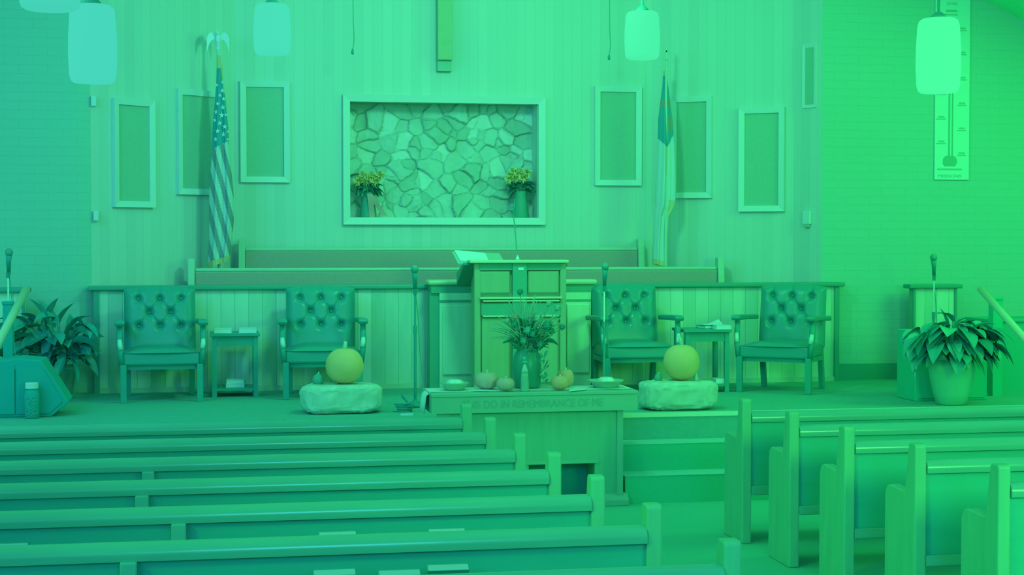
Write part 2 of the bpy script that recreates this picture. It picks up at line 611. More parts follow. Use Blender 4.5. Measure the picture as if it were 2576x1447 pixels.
# steps in the middle, to the right of the communion table
sx0 = at_y(1566, 1200, 13.0).x + 0.02
sx1 = sx0 + 2.6
r3 = HS / 3
w = MB()
w.prism([(YS, 0), (YS - 0.56, 0), (YS - 0.56, r3), (YS - 0.28, r3), (YS - 0.28, 2 * r3), (YS, 2 * r3)], 'x', sx0, sx1)
struct(w.build('stage_steps', m_riser))
w = MB()
w.box(sx0, sx1, YS - 0.565, YS - 0.282, r3, r3 + 0.004).box(sx0, sx1, YS - 0.285, YS - 0.002, 2 * r3, 2 * r3 + 0.004)
struct(w.build('trim_1', m_tread))
struct(MB().box(sx0 + 0.02, 9, YS - 0.015, YS + 0.03, HS - 0.03, HS + 0.006).build('trim_2', m_nosing))
# raised choir floor
struct(MB().box(A0.x + 0.2, A4.x - 0.2, 16.52, 17.0, HS, HS + 0.22).build('choir_floor', m_stagecarpet))
struct(MB().box(A1.x, A2.x, 17.0, YW - 0.01, HS, HS + 0.42).build('choir_floor_upper', m_stagecarpet))


# ------------------------------------------------------------------ framed panels on the walls
def frame_ring(w, x0, x1, z0, z1, b, y0, y1, tilt=0.012):
    o = [(x0, z0), (x1, z0), (x1, z1), (x0, z1)]
    i = [(x0 + b, z0 + b), (x1 - b, z0 + b), (x1 - b, z1 - b), (x0 + b, z1 - b)]
    for k in range(4):
        n = (k + 1) % 4
        A, B, Cc, D = o[k], o[n], i[n], i[k]
        f = [(A[0], y0, A[1]), (B[0], y0, B[1]), (Cc[0], y0 + tilt, Cc[1]), (D[0], y0 + tilt, D[1])]
        bk = [(p[0], y1, p[2]) for p in f]
        w.face(f); w.face(bk[::-1])
        for a in range(4):
            c = (a + 1) % 4
            w.face([f[a], bk[a], bk[c], f[c]])


def wall_panel(p, q, pxl, pxr, ref, yt, yb, label, bw=0.062, bd=0.05):
    d = (q - p).normalized()
    n = Vector((d.y, -d.x, 0))
    a = at_plane(pxl, yt, p, n); b = at_plane(pxr, yt, p, n)
    r = pxl if ref == 'l' else pxr
    zt = at_plane(r, yt, p, n).z; zb = at_plane(r, yb, p, n).z
    wd = math.hypot(b.x - a.x, b.y - a.y)
    t = thing('acoustic_panel', label, 'wall panel', (a.x, a.y, zb), math.atan2(d.y, d.x), 'white framed panels round the chancel')
    w = MB(); frame_ring(w, 0, wd, 0, zt - zb, bw, -bd, 0.0)
    w.build('frame', m_white, t)
    MB().box(bw - 0.007, wd - bw + 0.007, -0.015, 0.0, bw - 0.007, zt - zb - bw + 0.007).build('cloth_panel', m_panelcloth, t)


wall_panel(A0, A1, 280, 383, 'l', 246, 521, 'white framed cloth panel furthest from the alcove on the side of the star flag')
wall_panel(A0, A1, 441, 548, 'l', 222, 489, 'white framed cloth panel partly hidden behind the star and stripe flag')
wall_panel(A1, A2, 604, 728, 'l', 204, 459, 'white framed cloth panel between the striped flag and the stone alcove')
wall_panel(A1, A2, 1495, 1612, 'l', 217, 467, 'white framed cloth panel between the stone alcove and the white flag')
wall_panel(A2, A3, 1690, 1793, 'r', 241, 498, 'white framed cloth panel partly hidden behind the white flag')
wall_panel(A2, A3, 1861, 1975, 'r', 269, 532, 'white framed cloth panel just below and left of the small high one')
wall_panel(A3, A4, 2021, 2055, 'r', 109, 270, 'small narrow framed panel high up beside the brick corner', 0.045, 0.018)

# alcove: white frame and rubble stone
t = thing('alcove_frame', 'wide white wooden frame around the stone alcove', 'frame', (0, YW, 0))
f0 = at_y(862, 238, YW); f1 = at_y(1370, 566, YW)
w = MB(); frame_ring(w, f0.x, f1.x, f1.z, f0.z, 0.075, -0.06, 0.0, 0.02)
w.build('moulding', m_white, t)

rng = random.Random(5)
t = struct(thing('wall_alcove', 'pale rubble stone facing set inside the white alcove frame', 'wall', (oL.x, YW + 0.40, oz0)))
ww, hh = oR.x - oL.x, oz1 - oz0
MB().box(0, ww, -0.02, 0.02, 0, hh).build('mortar_bed', m_mortar, t)
seeds = []
while len(seeds) < 120:
    best = None
    for _ in range(3):
        c = (rng.uniform(0, ww), rng.uniform(0, hh))
        dm = min([math.hypot(c[0] - s[0], c[1] - s[1]) for s in seeds] or [9])
        if best is None or dm > best[0]:
            best = (dm, c)
    seeds.append(best[1])


from mathutils import noise as mnoise
st = []
for q in seeds:
    st.append((q[0], q[1], rng.uniform(0.0, 0.055), rng.uniform(-0.16, 0.16), rng.uniform(-0.2, 0.1), rng.choice((0, 0, 0, 1, 2, 2)), rng.uniform(-0.03, 0.03)))


def rock_at(u, v):
    """nearest stone on a warped plan: its tone and the height of its tilted face"""
    x, z = u * ww, v * hh
    wx = x + 0.045 * mnoise.noise(Vector((x * 4, z * 4, 0.3))) + 0.014 * mnoise.noise(Vector((x * 15, z * 15, 2)))
    wz = z + 0.045 * mnoise.noise(Vector((x * 4, z * 4, 7.7))) + 0.014 * mnoise.noise(Vector((x * 15, z * 15, 9)))
    b0 = b1 = 9.0
    k = 0
    for n, q in enumerate(st):
        d = math.hypot((wx - q[0]) * 0.9, wz - q[1]) + q[6]
        if d < b0:
            b1, b0, k = b0, d, n
        elif d < b1:
            b1 = d
    q = st[k]
    e = b1 - b0
    y = 0.03 + q[2] + (wx - q[0]) * q[3] + (wz - q[1]) * q[4] + 0.006 * mnoise.noise(Vector((x * 22, z * 22, k)))
    return q[5], y * min(1, 0.66 + e / 0.07)


w = MB()
w.grid(lambda u, v: (u * ww, -0.02 - max(0.004, rock_at(u, v)[1]), v * hh), 230, 146, lambda u, v: rock_at(u, v)[0])
w.build('rubble_facing', [m_rock, m_rock2, m_rock3], t)


# alcove flower vases
def alcove_vase(px, pyb, pytop, ribbon, label, seed):
    rg = random.Random(seed)
    p = at_y(px, pyb, YW + 0.13)
    k = mpp(px, YW + 0.13)
    hv = (pyb - pytop) * k
    t = thing('flower_vase', label, 'flower vase', (p.x, p.y, oz0), 0, 'vases of yellow flowers in the alcove')
    MB().lathe([(0.092, 0), (0.094, 0.01), (0.078, hv * 0.3), (0.066, hv * 0.5), (0.07, hv * 0.56)], seg=18, squash=(1, 0.8)).build('vase', m_vase2, t, smooth=True)
    w = MB()
    for _ in range(60):
        a = rg.uniform(0, 6.28); e = rg.uniform(-0.2, 1.2)
        d = Vector((math.cos(a), 0.25 * math.sin(a) - 0.12, e))
        w.leaf((0.05 * math.cos(a), -0.02, hv * rg.uniform(0.54, 0.68)), d, rg.uniform(0.09, 0.15), rg.uniform(0.05, 0.08), 1.1, rg.uniform(-1, 1), 4)
    w.build('foliage', m_vase2, t)
    dx0 = 0.0 if ribbon else -0.05
    for q in range(9):
        c = Vector((dx0 + (-0.125 + 0.031 * q) * (1.0 if ribbon else 0.85), -0.07 + 0.02 * (q % 2), hv * (0.80 + 0.13 * (q % 3) / 2 + (0 if ribbon else 0.04 * (4 - abs(q - 4)) / 4))))
        w = MB()
        for n in range(14):
            b = n * 2.4 + q
            w.leaf(c, (math.cos(b), -0.7 + 0.25 * math.sin(b * 3), math.sin(b)), 0.07, 0.05, 0.2, b, 3)
        w.build('bloom', m_yellow, t)
    if ribbon:
        w = MB()
        for dx in (0.03, 0.16):
            w.grid(lambda u, v, dx=dx: (0.01 + dx * v + (u - 0.5) * 0.06, -0.085 - 0.01 * math.sin(6 * v), hv * 0.52 - v * (0.27 if dx < 0.1 else 0.23)), 2, 8)
        w.build('ribbon', m_ribbon, t, solid=0.004)


alcove_vase(926, 545, 432, True, 'dark vase of yellow flowers tied with a rust ribbon in the alcove', 3)
alcove_vase(1310, 545, 425, False, 'dark vase of yellow flowers without ribbon, near the gooseneck microphone', 8)

# hanging cross, its foot in view
YC = YW - 0.16
k = at_y(1102, 150, YC); k2 = at_y(1139, 150, YC)
t = thing('wooden_cross', 'wooden cross on the plank wall above the stone alcove, only its foot in view', 'cross', ((k.x + k2.x) / 2, YC, k.z))
hw = (k2.x - k.x) / 2
MB().box(-hw, hw, 0, 0.07, 0, 2.3).build('upright', m_cross, t, bevel=0.004)
MB().box(-0.7, 0.7, -0.002, 0.068, 1.45, 1.45 + 2 * hw).build('crossbar', m_cross, t, bevel=0.004)
MB().box(-hw * 0.95, hw * 0.95, 0.07, 0.16, -0.115, 2.2).build('cross_shadow_block', m_panelcloth, t)  # added backing, its dull end below the foot stands in for a cast shadow

# small wall fittings
p = at_plane(2033, 548, A3, Vector(((A4 - A3).normalized().y, -(A4 - A3).normalized().x, 0)))
t = thing('wall_sensor', 'small white sensor box on the plank wall beside the brick corner', 'sensor', tuple(p), math.atan2((A4 - A3).y, (A4 - A3).x))
MB().box(-0.05, 0.05, -0.04, 0, -0.07, 0.07).build('housing', m_white, t, bevel=0.008)
MB().box(-0.03, 0.03, -0.045, -0.005, -0.1, -0.07).build('lens', m_panelcloth, t)
for (px, py, lab) in ((231, 255, 'small white clip high on the left end of the plank wall'), (237, 543, 'small white switch plate on the left end of the plank wall')):
    p = at_y(px + 4, py, YB + 0.02)
    o = MB().box(-0.02, 0.03, -0.05, 0.0, -0.05, 0.05).build('switch_plate', m_white, loc=tuple(p), bevel=0.006)
    tag(o, lab, 'switch')


# ------------------------------------------------------------------ pendant lamps
def lamp(px0, px1, py0, py1, dist_y, rgb, label):
    c = at_y((px0 + px1) / 2, (py0 + py1) / 2, dist_y)
    k = mpp((px0 + px1) / 2, dist_y)
    r = (px1 - px0) / 2 * k
    hh = (py1 - py0) * k
    t = thing('pendant_lamp', label, 'lamp', (c.x, c.y, c.z - hh / 2), 0, 'glowing drum pendant lamps')
    prof = [(0, 0), (r * 0.78, 0.0), (r * 0.9, hh * 0.03), (r * 0.96, hh * 0.10), (r, hh * 0.35), (r * 0.99, hh * 0.6), (r * 0.93, hh * 0.9), (r * 0.86, hh * 0.97), (r * 0.7, hh), (0, hh)]
    m = emis('lamp_glass', rgb, 1.0)
    MB().lathe(prof, seg=32).build('shade', m, t, smooth=True)
    MB().tube([(0, 0, hh), (0, 0, hh + 1.6)], 0.011, 8).build('rod', m_wire, t)
    MB().lathe([(r * 0.35, hh), (r * 0.35, hh + 0.02), (0.02, hh + 0.05)], seg=16).build('cap', m_wire, t)


def L3(r, g, b):
    return (lin(r), lin(g), lin(b))


lamp(48, 202, -150, 24, 8.6, L3(68, 208, 182), 'glowing drum lamp cut by the top edge at the far left corner')
lamp(173, 293, 14, 208, 10.6, L3(70, 212, 186), 'glowing drum lamp in front of the left brick wall corner')
lamp(638, 731, 11, 137, 13.6, L3(70, 220, 182), 'glowing drum lamp above the framed panel by the striped flag')
lamp(1571, 1660, 30, 148, 13.6, L3(72, 240, 168), 'glowing drum lamp beside the top of the white flag')
lamp(2305, 2416, 48, 233, 11.4, L3(72, 252, 160), 'glowing drum lamp in front of the thermometer chart')


# hanging choir microphones
def hanging_mic(px, py, label):
    p = at_y(px, py, 16.9)
    t = thing('hanging_microphone', label, 'microphone', tuple(p), 0, 'choir microphones hung from wires')
    MB().tube([(0.0, 0, 0.02), (0.012, 0, 0.08), (0.016, 0, 0.15), (0.008, 0, 0.3), (0.004, 0, 0.7), (0.002, 0, 2.2)], 0.0045, 6).build('wire', m_wire, t)
    MB().lathe([(0.004, -0.03), (0.013, -0.026), (0.013, 0.01), (0.006, 0.03)], seg=10).build('capsule', m_blackmetal, t, smooth=True)


hanging_mic(887, 130, 'small black microphone hanging on a wire between lamp and cross')
hanging_mic(1532, 144, 'small black microphone hanging on a wire left of the lamp by the white flag')


# ------------------------------------------------------------------ flags
def interp(tab, y):
    if y <= tab[0][0]:
        return tab[0][1:]
    for a, b in zip(tab, tab[1:]):
        if y <= b[0]:
            s = (y - a[0]) / (b[0] - a[0])
            return tuple(p + (q - p) * s for p, q in zip(a[1:], b[1:]))
    return tab[-1][1:]


def draped(tab, Y, folds, seed, base, hem):
    """cloth hanging round its pole: a closed pleated tube; tab rows are y, left x, right x"""
    rg = random.Random(seed)
    ph = [rg.uniform(0, 6.28) for _ in range(4)]
    y0, y1 = tab[0][0], tab[-1][0]

    def at(u, v):
        py = y0 + (y1 - y0) * v
        l, r = interp(tab, py)
        a = 2 * math.pi * u
        cx = -math.cos(a)              # u 0..0.5 runs left to right over the front
        px = (l + r) / 2 + (r - l) / 2 * cx
        py2 = py + hem(cx) * v ** 3
        half = (r - l) / 2 * mpp(px, Y)
        dep = 0.75 * math.sin(a)
        pl = 0.22 * math.sin(folds * a + ph[0] + 1.2 * v) * min(1, v * 3) + 0.1 * math.sin(2.3 * folds * a + ph[1] + 2 * v)
        q = at_y(px, py2, Y)
        return px, py2, Vector((q.x, Y - half * (dep + pl * abs(math.sin(a))), q.z)) - base
    return at


def star(w, c, r, nrm):
    n = Vector(nrm).normalized()
    u = n.cross(Vector((0, 0, 1))).normalized(); v = u.cross(n)
    pts = [c + n * 0.004 + (u * math.sin(math.pi * i / 5) + v * math.cos(math.pi * i / 5)) * (r if i % 2 == 0 else r * 0.42) for i in range(10)]
    w.face([tuple(p) for p in pts])


YF = 17.12
ZF = HS + 0.22
b1 = at_y(551, 600, YF); b1.z = ZF
t = thing('striped_flag', 'red, white and blue flag with stars draped on a pole', 'flag', tuple(b1))
MB().tube([(0, 0, 0.05), (0, 0, at_y(551, 118, YF).z - ZF)], 0.016, 10).build('pole', m_pole, t)
MB().lathe([(0.16, 0), (0.16, 0.03), (0.05, 0.07), (0.03, 0.12), (0.02, 0.14)], seg=20).build('base', m_gold, t)
tab = [(140, 546, 555), (170, 545, 560), (210, 544, 563), (260, 540, 568), (320, 535, 574), (365, 534, 576), (420, 530, 581), (480, 526, 587), (540, 526, 590), (600, 526, 585), (650, 523, 580), (664, 524, 578)]
fl = draped(tab, YF - 0.02, 5, 4, b1, lambda c: -9 * c)


def us_mat(u, v):
    px, py, _ = fl(u, v)
    if v > 0.975:
        return 3
    if py < 375 - (px - 535) * 0.5:
        if px > 553 + (py - 150) * 0.12 and py < 235 and u < 0.5:
            return 3
        if py < 172:
            return 3
        return 2
    q = ((py - 480) - (px - 550) / 0.28) / 92
    return 1 if abs((q + 0.5) % 1 - 0.5) < 0.25 else 0


MB().grid(lambda u, v: fl(u, v)[2], 90, 230, us_mat, closed=True).build('cloth', [m_flagred, m_flagwhite, m_flagblue, m_gold], t, smooth=True)
w = MB()
for (sx, sy, sr) in ((546, 215, 5), (559, 229, 7), (553, 241, 6), (562, 250, 6), (548, 262, 6), (561, 271, 8), (544, 283, 7), (557, 291, 8), (568, 290, 5), (541, 303, 6), (552, 311, 7), (565, 320, 7), (547, 331, 7), (562, 339, 9), (543, 351, 7), (572, 332, 4), (572, 352, 4), (559, 208, 5)):
    # find the cloth point nearest to this sight line on the front
    best = None
    for i in range(46):
        for v in (((sy - 140) / (664 - 140)),):
            px, py, P = fl(i / 90, v)
            if best is None or abs(px - sx) < best[0]:
                best = (abs(px - sx), i / 90, v, P)
    _, u, v, P = best
    _, _, Pa = fl(u + 0.01, v); _, _, Pb = fl(u, v + 0.005)
    n = (Pa - P).cross(Pb - P)
    if n.y > 0:
        n = -n
    n = n.normalized() * 0.5 + Vector((0, -1, 0)) * 0.8
    star(w, P + Vector((0, -0.006, 0)), sr * mpp(sx, YF), n)
w.build('star_pattern', m_star, t)
# spread eagle
ze = at_y(551, 118, YF).z - ZF
e = MB()
e.lathe([(0.012, 0), (0.02, 0.02), (0.012, 0.04), (0.026, 0.07)], c=(0, 0, ze - 0.04), seg=12)
e.ball((0, 0, ze + 0.075), 0.028, 0.03, 0.05, 12)
e.ball((-0.01, -0.02, ze + 0.14), 0.02, 0.022, 0.024, 10)
e.tube([(0, 0, ze + 0.09), (-0.006, -0.012, ze + 0.13)], [0.024, 0.016], 8)
e.tube([(-0.012, -0.035, ze + 0.142), (-0.012, -0.06, ze + 0.132)], [0.009, 0.001], 6)
for s in (-1, 1):
    e.grid(lambda u, v, s=s: (s * (0.02 + 0.095 * u), 0.01 - 0.02 * u, ze + 0.1 + 0.07 * math.sin(2.4 * u) - v * (0.05 + 0.1 * u ** 1.5) - 0.06 * u * u), 6, 3)
e.build('eagle_finial', m_finial, t, solid=0.008)

b2 = at_y(1672, 600, YF); b2.z = ZF
t = thing('white_flag', 'white flag with blue corner and red cross draped on a pole', 'flag', tuple(b2))
MB().tube([(0, -0.045, 0.05), (0, -0.045, at_y(1672, 152, YF).z - ZF)], 0.014, 10).build('pole', m_pole, t)
MB().lathe([(0.16, 0), (0.16, 0.03), (0.05, 0.07), (0.03, 0.12), (0.02, 0.14)], seg=20).build('base', m_gold, t)
tab2 = [(178, 1668, 1677), (210, 1667, 1680), (260, 1661, 1686), (300, 1656, 1691), (340, 1655, 1694), (365, 1655, 1696), (430, 1652, 1698), (500, 1648, 1699), (520, 1648, 1696), (545, 1646, 1682), (600, 1644, 1678), (668, 1641, 1678)]
fl2 = draped(tab2, YF + 0.0, 4, 9, b2, lambda c: 4 * c)


def ch_mat(u, v):
    px, py, _ = fl2(u, v)
    if u > 0.5:
        px = 1672 + 1.0 * (px - 1672)
    if 353 + (20 - abs(px - 1673) * 1.3 if px > 1655 else 0) - max(0, (px - 1680)) * 0.9 > py:
        if py < 190:
            return 3
        if 246 < py < 276 and px > 1658 and abs(py - 261) < 15 - abs(px - 1675) * 0.6:
            return 1
        if 1674 < px < 1693 and abs(py - 311) < 24 - abs(px - 1683) * 1.2:
            return 1
        return 2
    if abs(px - 1670) < 2.5 and py < 445:
        return 3
    if px > 1678 and 505 < py < 560:
        return 3
    if v > 0.975:
        return 3
    return 0


MB().grid(lambda u, v: fl2(u, v)[2], 90, 230, ch_mat, closed=True).build('cloth', [m_flagwhite, m_flagred2, m_flagblue, m_gold], t, smooth=True)
zf = at_y(1672, 152, YF).z - ZF
e = MB()
e.lathe([(0.012, 0), (0.02, 0.015), (0.01, 0.03)], c=(0, -0.045, zf - 0.01), seg=12)
e.box(-0.008, 0.008, -0.052, -0.038, zf, zf + 0.15).box(-0.035, 0.035, -0.052, -0.038, zf + 0.085, zf + 0.101)
e.build('cross_finial', m_pole, t)

# ------------------------------------------------------------------ choir pews behind the rail
def choir_pew(x0, x1, Y, ztop, zfloor, label, seat_front, ext):
    xm = (x0 + x1) / 2
    hw = (x1 - x0) / 2
    t = thing('choir_pew', label, 'pew', (xm, Y, zfloor), 0, 'upholstered choir pews behind the rail')
    h = ztop - zfloor
    MB().box(-hw, hw, -0.02, 0.06, h - 0.035, h).build('top_rail', m_choirwood, t, bevel=0.012)
    MB().box(-hw, hw, -0.035, 0.03, 0.42, h - 0.035).build('padded_back', m_cushion, t, bevel=0.012)
    MB().box(-hw, hw, -seat_front, -0.03, 0.36, 0.44).build('seat', m_cushion, t, bevel=0.02)
    for s in (-1, 1):
        MB().prism([(-seat_front, 0), (0.07, 0), (0.07, h + ext), (-0.04, h + ext), (-0.09, 0.62), (-seat_front, 0.6)], 'x', s * hw - 0.035 + s * 0.035, s * hw + 0.035 + s * 0.035).build('end_panel', m_choirwood, t, bevel=0.008)


q0 = at_y(490, 674, 16.95); q1 = at_y(1803, 674, 16.95)
choir_pew(q0.x, q1.x, 16.95, at_y(1150, 673, 16.95).z, HS + 0.22, 'longer front choir pew with padded back just behind the boarded rail', 0.36, 0.10)
q0 = at_y(616, 624, 17.48); q1 = at_y(1603, 624, 17.48)
choir_pew(q0.x, q1.x, 17.48, at_y(1110, 623, 17.48).z, HS + 0.42, 'shorter rear choir pew with padded back under the alcove', 0.36, 0.09)

# ------------------------------------------------------------------ boarded choir rail
YR = 16.3


def rail(x0, x1, Y, z1, label, eb=0.05):
    t = thing('choir_rail', label, 'rail', (x0, Y, HS), 0)
    Lr = x1 - x0
    h = z1 - HS
    MB().box(0, Lr, 0, 0.09, 0.0, h - 0.045).build('board_panel', m_railplank, t)
    MB().box(-0.05, Lr + 0.05, -0.05, 0.14, h - 0.045, h).build('cap', m_cap, t, bevel=0.012)
    for xx in (0, Lr - eb):
        MB().box(xx, xx + eb, -0.02, 0.0, 0.0, h - 0.045).build('end_board', m_cap, t)
    MB().box(eb, Lr - eb, -0.014, 0.0, 0.0, 0.05).build('base_strip', m_choirwood, t)
    return t


zr = at_y(1150, 715, YR).z
rail(at_y(236, 800, YR).x, at_y(2110, 800, YR).x, YR, zr, 'long low rail of knotty boards with dark cap behind the armchairs')
yr2 = 16.1
rail(at_y(2296, 760, yr2).x, at_y(2406, 760, yr2).x, yr2, at_y(2350, 715, yr2).z, 'short boarded rail section against the right brick wall behind the potted plant', 0.025)
rail(at_y(-80, 760, 16.0).x, at_y(62, 760, 16.0).x, 16.0, at_y(30, 724, 16.0).z, 'short boarded rail section cut by the left edge behind the handrail', 0.025)


# ------------------------------------------------------------------ armchairs
def make_chair(name, label):
    t = thing(name, label, 'armchair', (0, 0, 0), 0, 'tufted leather armchairs on the stage')
    hw = 0.335
    btn = []
    for row, zz in enumerate((0.93, 0.80, 0.67)):
        for xx in ((-0.2, 0, 0.2) if row % 2 == 0 else (-0.1, 0.1)):
            btn.append((xx, zz))

    def back(u, v, front):
        x = (u - 0.5) * 2 * hw
        z = 0.42 + 0.6 * v
        crown = 0.035 * (1 - (x / hw) ** 2)
        z = z + crown * v ** 4
        y = 0.50 + 0.10 * v
        if not front:
            return (x * (1 - 0.03 * v), y + 0.05, z - 0.01 * v)
        ed = min(u, 1 - u, (1 - v) * 1.2, v * 1.5)
        puff = 0.085 * (1 - math.exp(-ed * 16))
        dep = 0.0
        for bx, bz in btn:
            d = math.hypot(x - bx, z - bz)
            dep += 0.055 * math.exp(-(d / 0.035) ** 2)
        # pleats between buttons
        for (ax, az) in btn:
            for (bx, bz) in btn:
                if abs(ax - bx) < 0.15 and abs(ax - bx) > 0.05 and 0.1 < az - bz < 0.2:
                    L2 = (bx - ax) ** 2 + (bz - az) ** 2
                    s = max(0, min(1, ((x - ax) * (bx - ax) + (z - az) * (bz - az)) / L2))
                    d = math.hypot(x - ax - s * (bx - ax), z - az - s * (bz - az))
                    dep += 0.016 * math.exp(-(d / 0.012) ** 2)
        if v > 0.84:
            for bx in (-0.2, 0, 0.2):
                dep += 0.02 * math.exp(-((x - bx) / 0.012) ** 2)
        return (x, y - puff + min(dep, 0.06), z)
    w = MB()
    w.grid(lambda u, v: back(u, v, True), 54, 46)
    w.grid(lambda u, v: back(u, v, False), 8, 8)
    b = w.build('backrest', m_leather, t, smooth=True)
    w = MB()
    for u0 in (0, 1):
        w.grid(lambda u, v, u0=u0: Vector(back(u0, v, True)).lerp(Vector(back(u0, v, False)), u), 2, 20)
    w.grid(lambda u, v: Vector(back(u, 1, True)).lerp(Vector(back(u, 1, False)), v), 20, 2)
    w.build('back_border', m_leather, t, smooth=True)
    w = MB()
    for bx, bz in btn:
        w.ball((bx, 0.50 + 0.1 * (bz - 0.42) / 0.6 - 0.034, bz), 0.014, 0.01, 0.014, 8)
    w.build('back_button', m_darkwood, b)
    # seat: crowned front edge
    w = MB()
    w.grid(lambda u, v: ((u - 0.5) * 2 * (0.35 - 0.03 * v), -0.10 + 0.62 * v - 0.02 * (1 - (2 * u - 1) ** 2) * (1 - v), 0.455 + 0.045 * (1 - (2 * u - 1) ** 4) * (1 - (2 * v - 1) ** 6) * (1 if v > 0.02 else 0.0)), 20, 20)
    w.prism([(-0.35, -0.10), (0.35, -0.10), (0.32, 0.52), (-0.32, 0.52)], 'z', 0.34, 0.46)
    w.build('seat', m_leather, t, smooth=False, bevel=0.02)
    for s in (-1, 1):
        MB().box(s * 0.345 - 0.028, s * 0.345 + 0.028, -0.12, -0.065, 0, 0.35).build('leg', m_darkwood, t, bevel=0.005)
        MB().prism([(0.56, 0), (0.62, 0), (0.54, 0.45), (0.47, 0.45)], 'x', s * 0.30 - 0.025, s * 0.30 + 0.025).build('leg', m_darkwood, t, bevel=0.005)
        a = MB()
        a.prism([(-0.14, 0.705), (-0.16, 0.735), (-0.13, 0.76), (0.1, 0.755), (0.5, 0.74), (0.5, 0.69), (0.1, 0.705)], 'x', s * 0.375 - 0.045, s * 0.375 + 0.045)
        arm = a.build('armrest', m_leather, t, bevel=0.015)
        pst = MB()
        pst.tube([(s * 0.36, -0.09, 0.34), (s * 0.372, -0.10, 0.46), (s * 0.378, -0.075, 0.56), (s * 0.375, -0.07, 0.70)], [0.026, 0.026, 0.03, 0.028], 10)
        pst.build('arm_post', m_darkwood, arm, smooth=True)
        MB().tube([(s * 0.366, -0.112, 0.49), (s * 0.374, -0.106, 0.53), (s * 0.378, -0.094, 0.58)], [0.021, 0.024, 0.020], 8).build('arm_trim', m_nail, arm, smooth=True)
    MB().box(-0.34, 0.34, -0.06, 0.5, 0.30, 0.345).build('seat_rail', m_darkwood, t)
    return t


def chair_loc(px, py):
    p = at_z(px, py, HS)
    y = min(p.y + 0.10, 15.41)
    return (at_y(px, py, y).x, y, HS)


ch = make_chair('leather_armchair', 'dark tufted leather armchair nearest the left end of the rail')
ch.location = chair_loc(407, 999); ch.rotation_euler = (0, 0, math.radians(3))
GRP = 'tufted leather armchairs on the stage'
dup(ch, chair_loc(812, 999), math.radians(-2), 'dark tufted leather armchair behind the left large pumpkin and its stone', GRP)
dup(ch, chair_loc(1606, 990), 0.0, 'dark tufted leather armchair behind the slim microphone stand, right of the pulpit', GRP)
dup(ch, chair_loc(1953, 990), math.radians(-36), 'dark tufted leather armchair turned sideways at the right end of the rail', GRP)


# ------------------------------------------------------------------ side tables and their books
def side_table(px, pyb, wpx, pyt, label):
    p = at_z(px, pyb, HS)
    k = mpp(px, p.y)
    hw = wpx * k / 2
    h = at_y(px, pyt, p.y).z - HS
    t = thing('side_table', label, 'side table', (p.x, p.y, HS), 0, 'small dark side tables between the armchairs')
    MB().box(-hw, hw, -0.03, 0.42, h - 0.03, h).build('table_top', m_darkwood, t, bevel=0.006)
    MB().box(-hw + 0.063, hw - 0.063, 0.004, 0.02, h - 0.12, h - 0.031).build('apron', m_darkwood, t)
    for sx in (-1, 1):
        for yy in (0.0, 0.36):
            MB().box(sx * (hw - 0.04) - 0.022, sx * (hw - 0.04) + 0.022, yy - 0.004, yy + 0.041, 0, h - 0.031).build('leg', m_darkwood, t)
    MB().box(-hw + 0.03, hw - 0.03, 0.0, 0.4, 0.06, 0.085).build('shelf', m_darkwood, t)
    return t, p, h, hw


def closed_book(loc, rz, wd, dp, th, label, group, cover=None):
    t = thing('book', label, 'book', loc, rz, group)
    MB().box(-wd / 2 + 0.004, wd / 2 - 0.004, 0.002, dp - 0.004, 0.003, th - 0.003).build('pages', m_paper, t)
    c = MB()
    c.box(-wd / 2, wd / 2, 0, dp, 0, 0.003).box(-wd / 2, wd / 2, 0, dp, th - 0.003, th).box(-wd / 2, wd / 2, dp - 0.003, dp, 0.003, th - 0.003)
    c.build('cover', cover or m_white2, t)
    return t


t1, p1, h1, hw1 = side_table(592, 999, 124, 839, 'small dark side table with two books on top, between the two left armchairs')
z1 = HS + h1 + 0.0005
closed_book((p1.x + (562 - 592) * mpp(592, p1.y), p1.y + 0.06, z1), 0, 0.17, 0.2, 0.04, 'pale book lying on the left side table, nearest the striped flag', 'books on the left side table')
closed_book((p1.x + (624 - 592) * mpp(592, p1.y), p1.y + 0.06, z1), 0, 0.17, 0.2, 0.044, 'pale book lying on the left side table, on the side of the pulpit', 'books on the left side table')
zs = HS + 0.0855
closed_book((p1.x, p1.y + 0.06, zs), 0.03, 0.18, 0.2, 0.036, 'lower of two books stacked on the bottom shelf of the left side table', 'books on the low shelf')
closed_book((p1.x, p1.y + 0.06, zs + 0.0365), -0.05, 0.17, 0.19, 0.032, 'upper of two books stacked on the bottom shelf of the left side table', 'books on the low shelf')
t2, p2, h2, hw2 = side_table(1779, 988, 124, 829, 'small dark side table behind the right large pumpkin')
z2 = HS + h2 + 0.0005
k = mpp(1772, p2.y)
closed_book((p2.x + (1795 - 1772) * k, p2.y + 0.14, z2), 0.2, 0.15, 0.18, 0.03, 'dark book lying under loose papers on the right side table', 'books on the right side table', m_darkwood)
closed_book((p2.x + (1815 - 1772) * k, p2.y + 0.0, z2), 0.0, 0.155, 0.12, 0.038, 'pale thick book at the front of the right side table', 'books on the right side table')
pp = (p2.x + (1798 - 1772) * k, p2.y + 0.2, z2 + 0.031)
o = MB().grid(lambda u, v: ((u - 0.5) * 0.2, (v - 0.5) * 0.14, 0.005 + 0.05 * max(0, u - 0.4) * 1.6 * v), 6, 4).build('loose_paper', m_paper, loc=pp, solid=0.003)
tag(o, 'curled white paper on top of the dark book on the right side table', 'paper')
pw = at_z(1812, 966, HS)
o = MB().box(-0.06, 0.06, 0, 0.16, 0, 0.045).build('white_box', m_paper, loc=(p2.x + (1812 - 1772) * k, p2.y + 0.02, HS + 0.0855))
tag(o, 'small white box low on the shelf of the right side table', 'box')

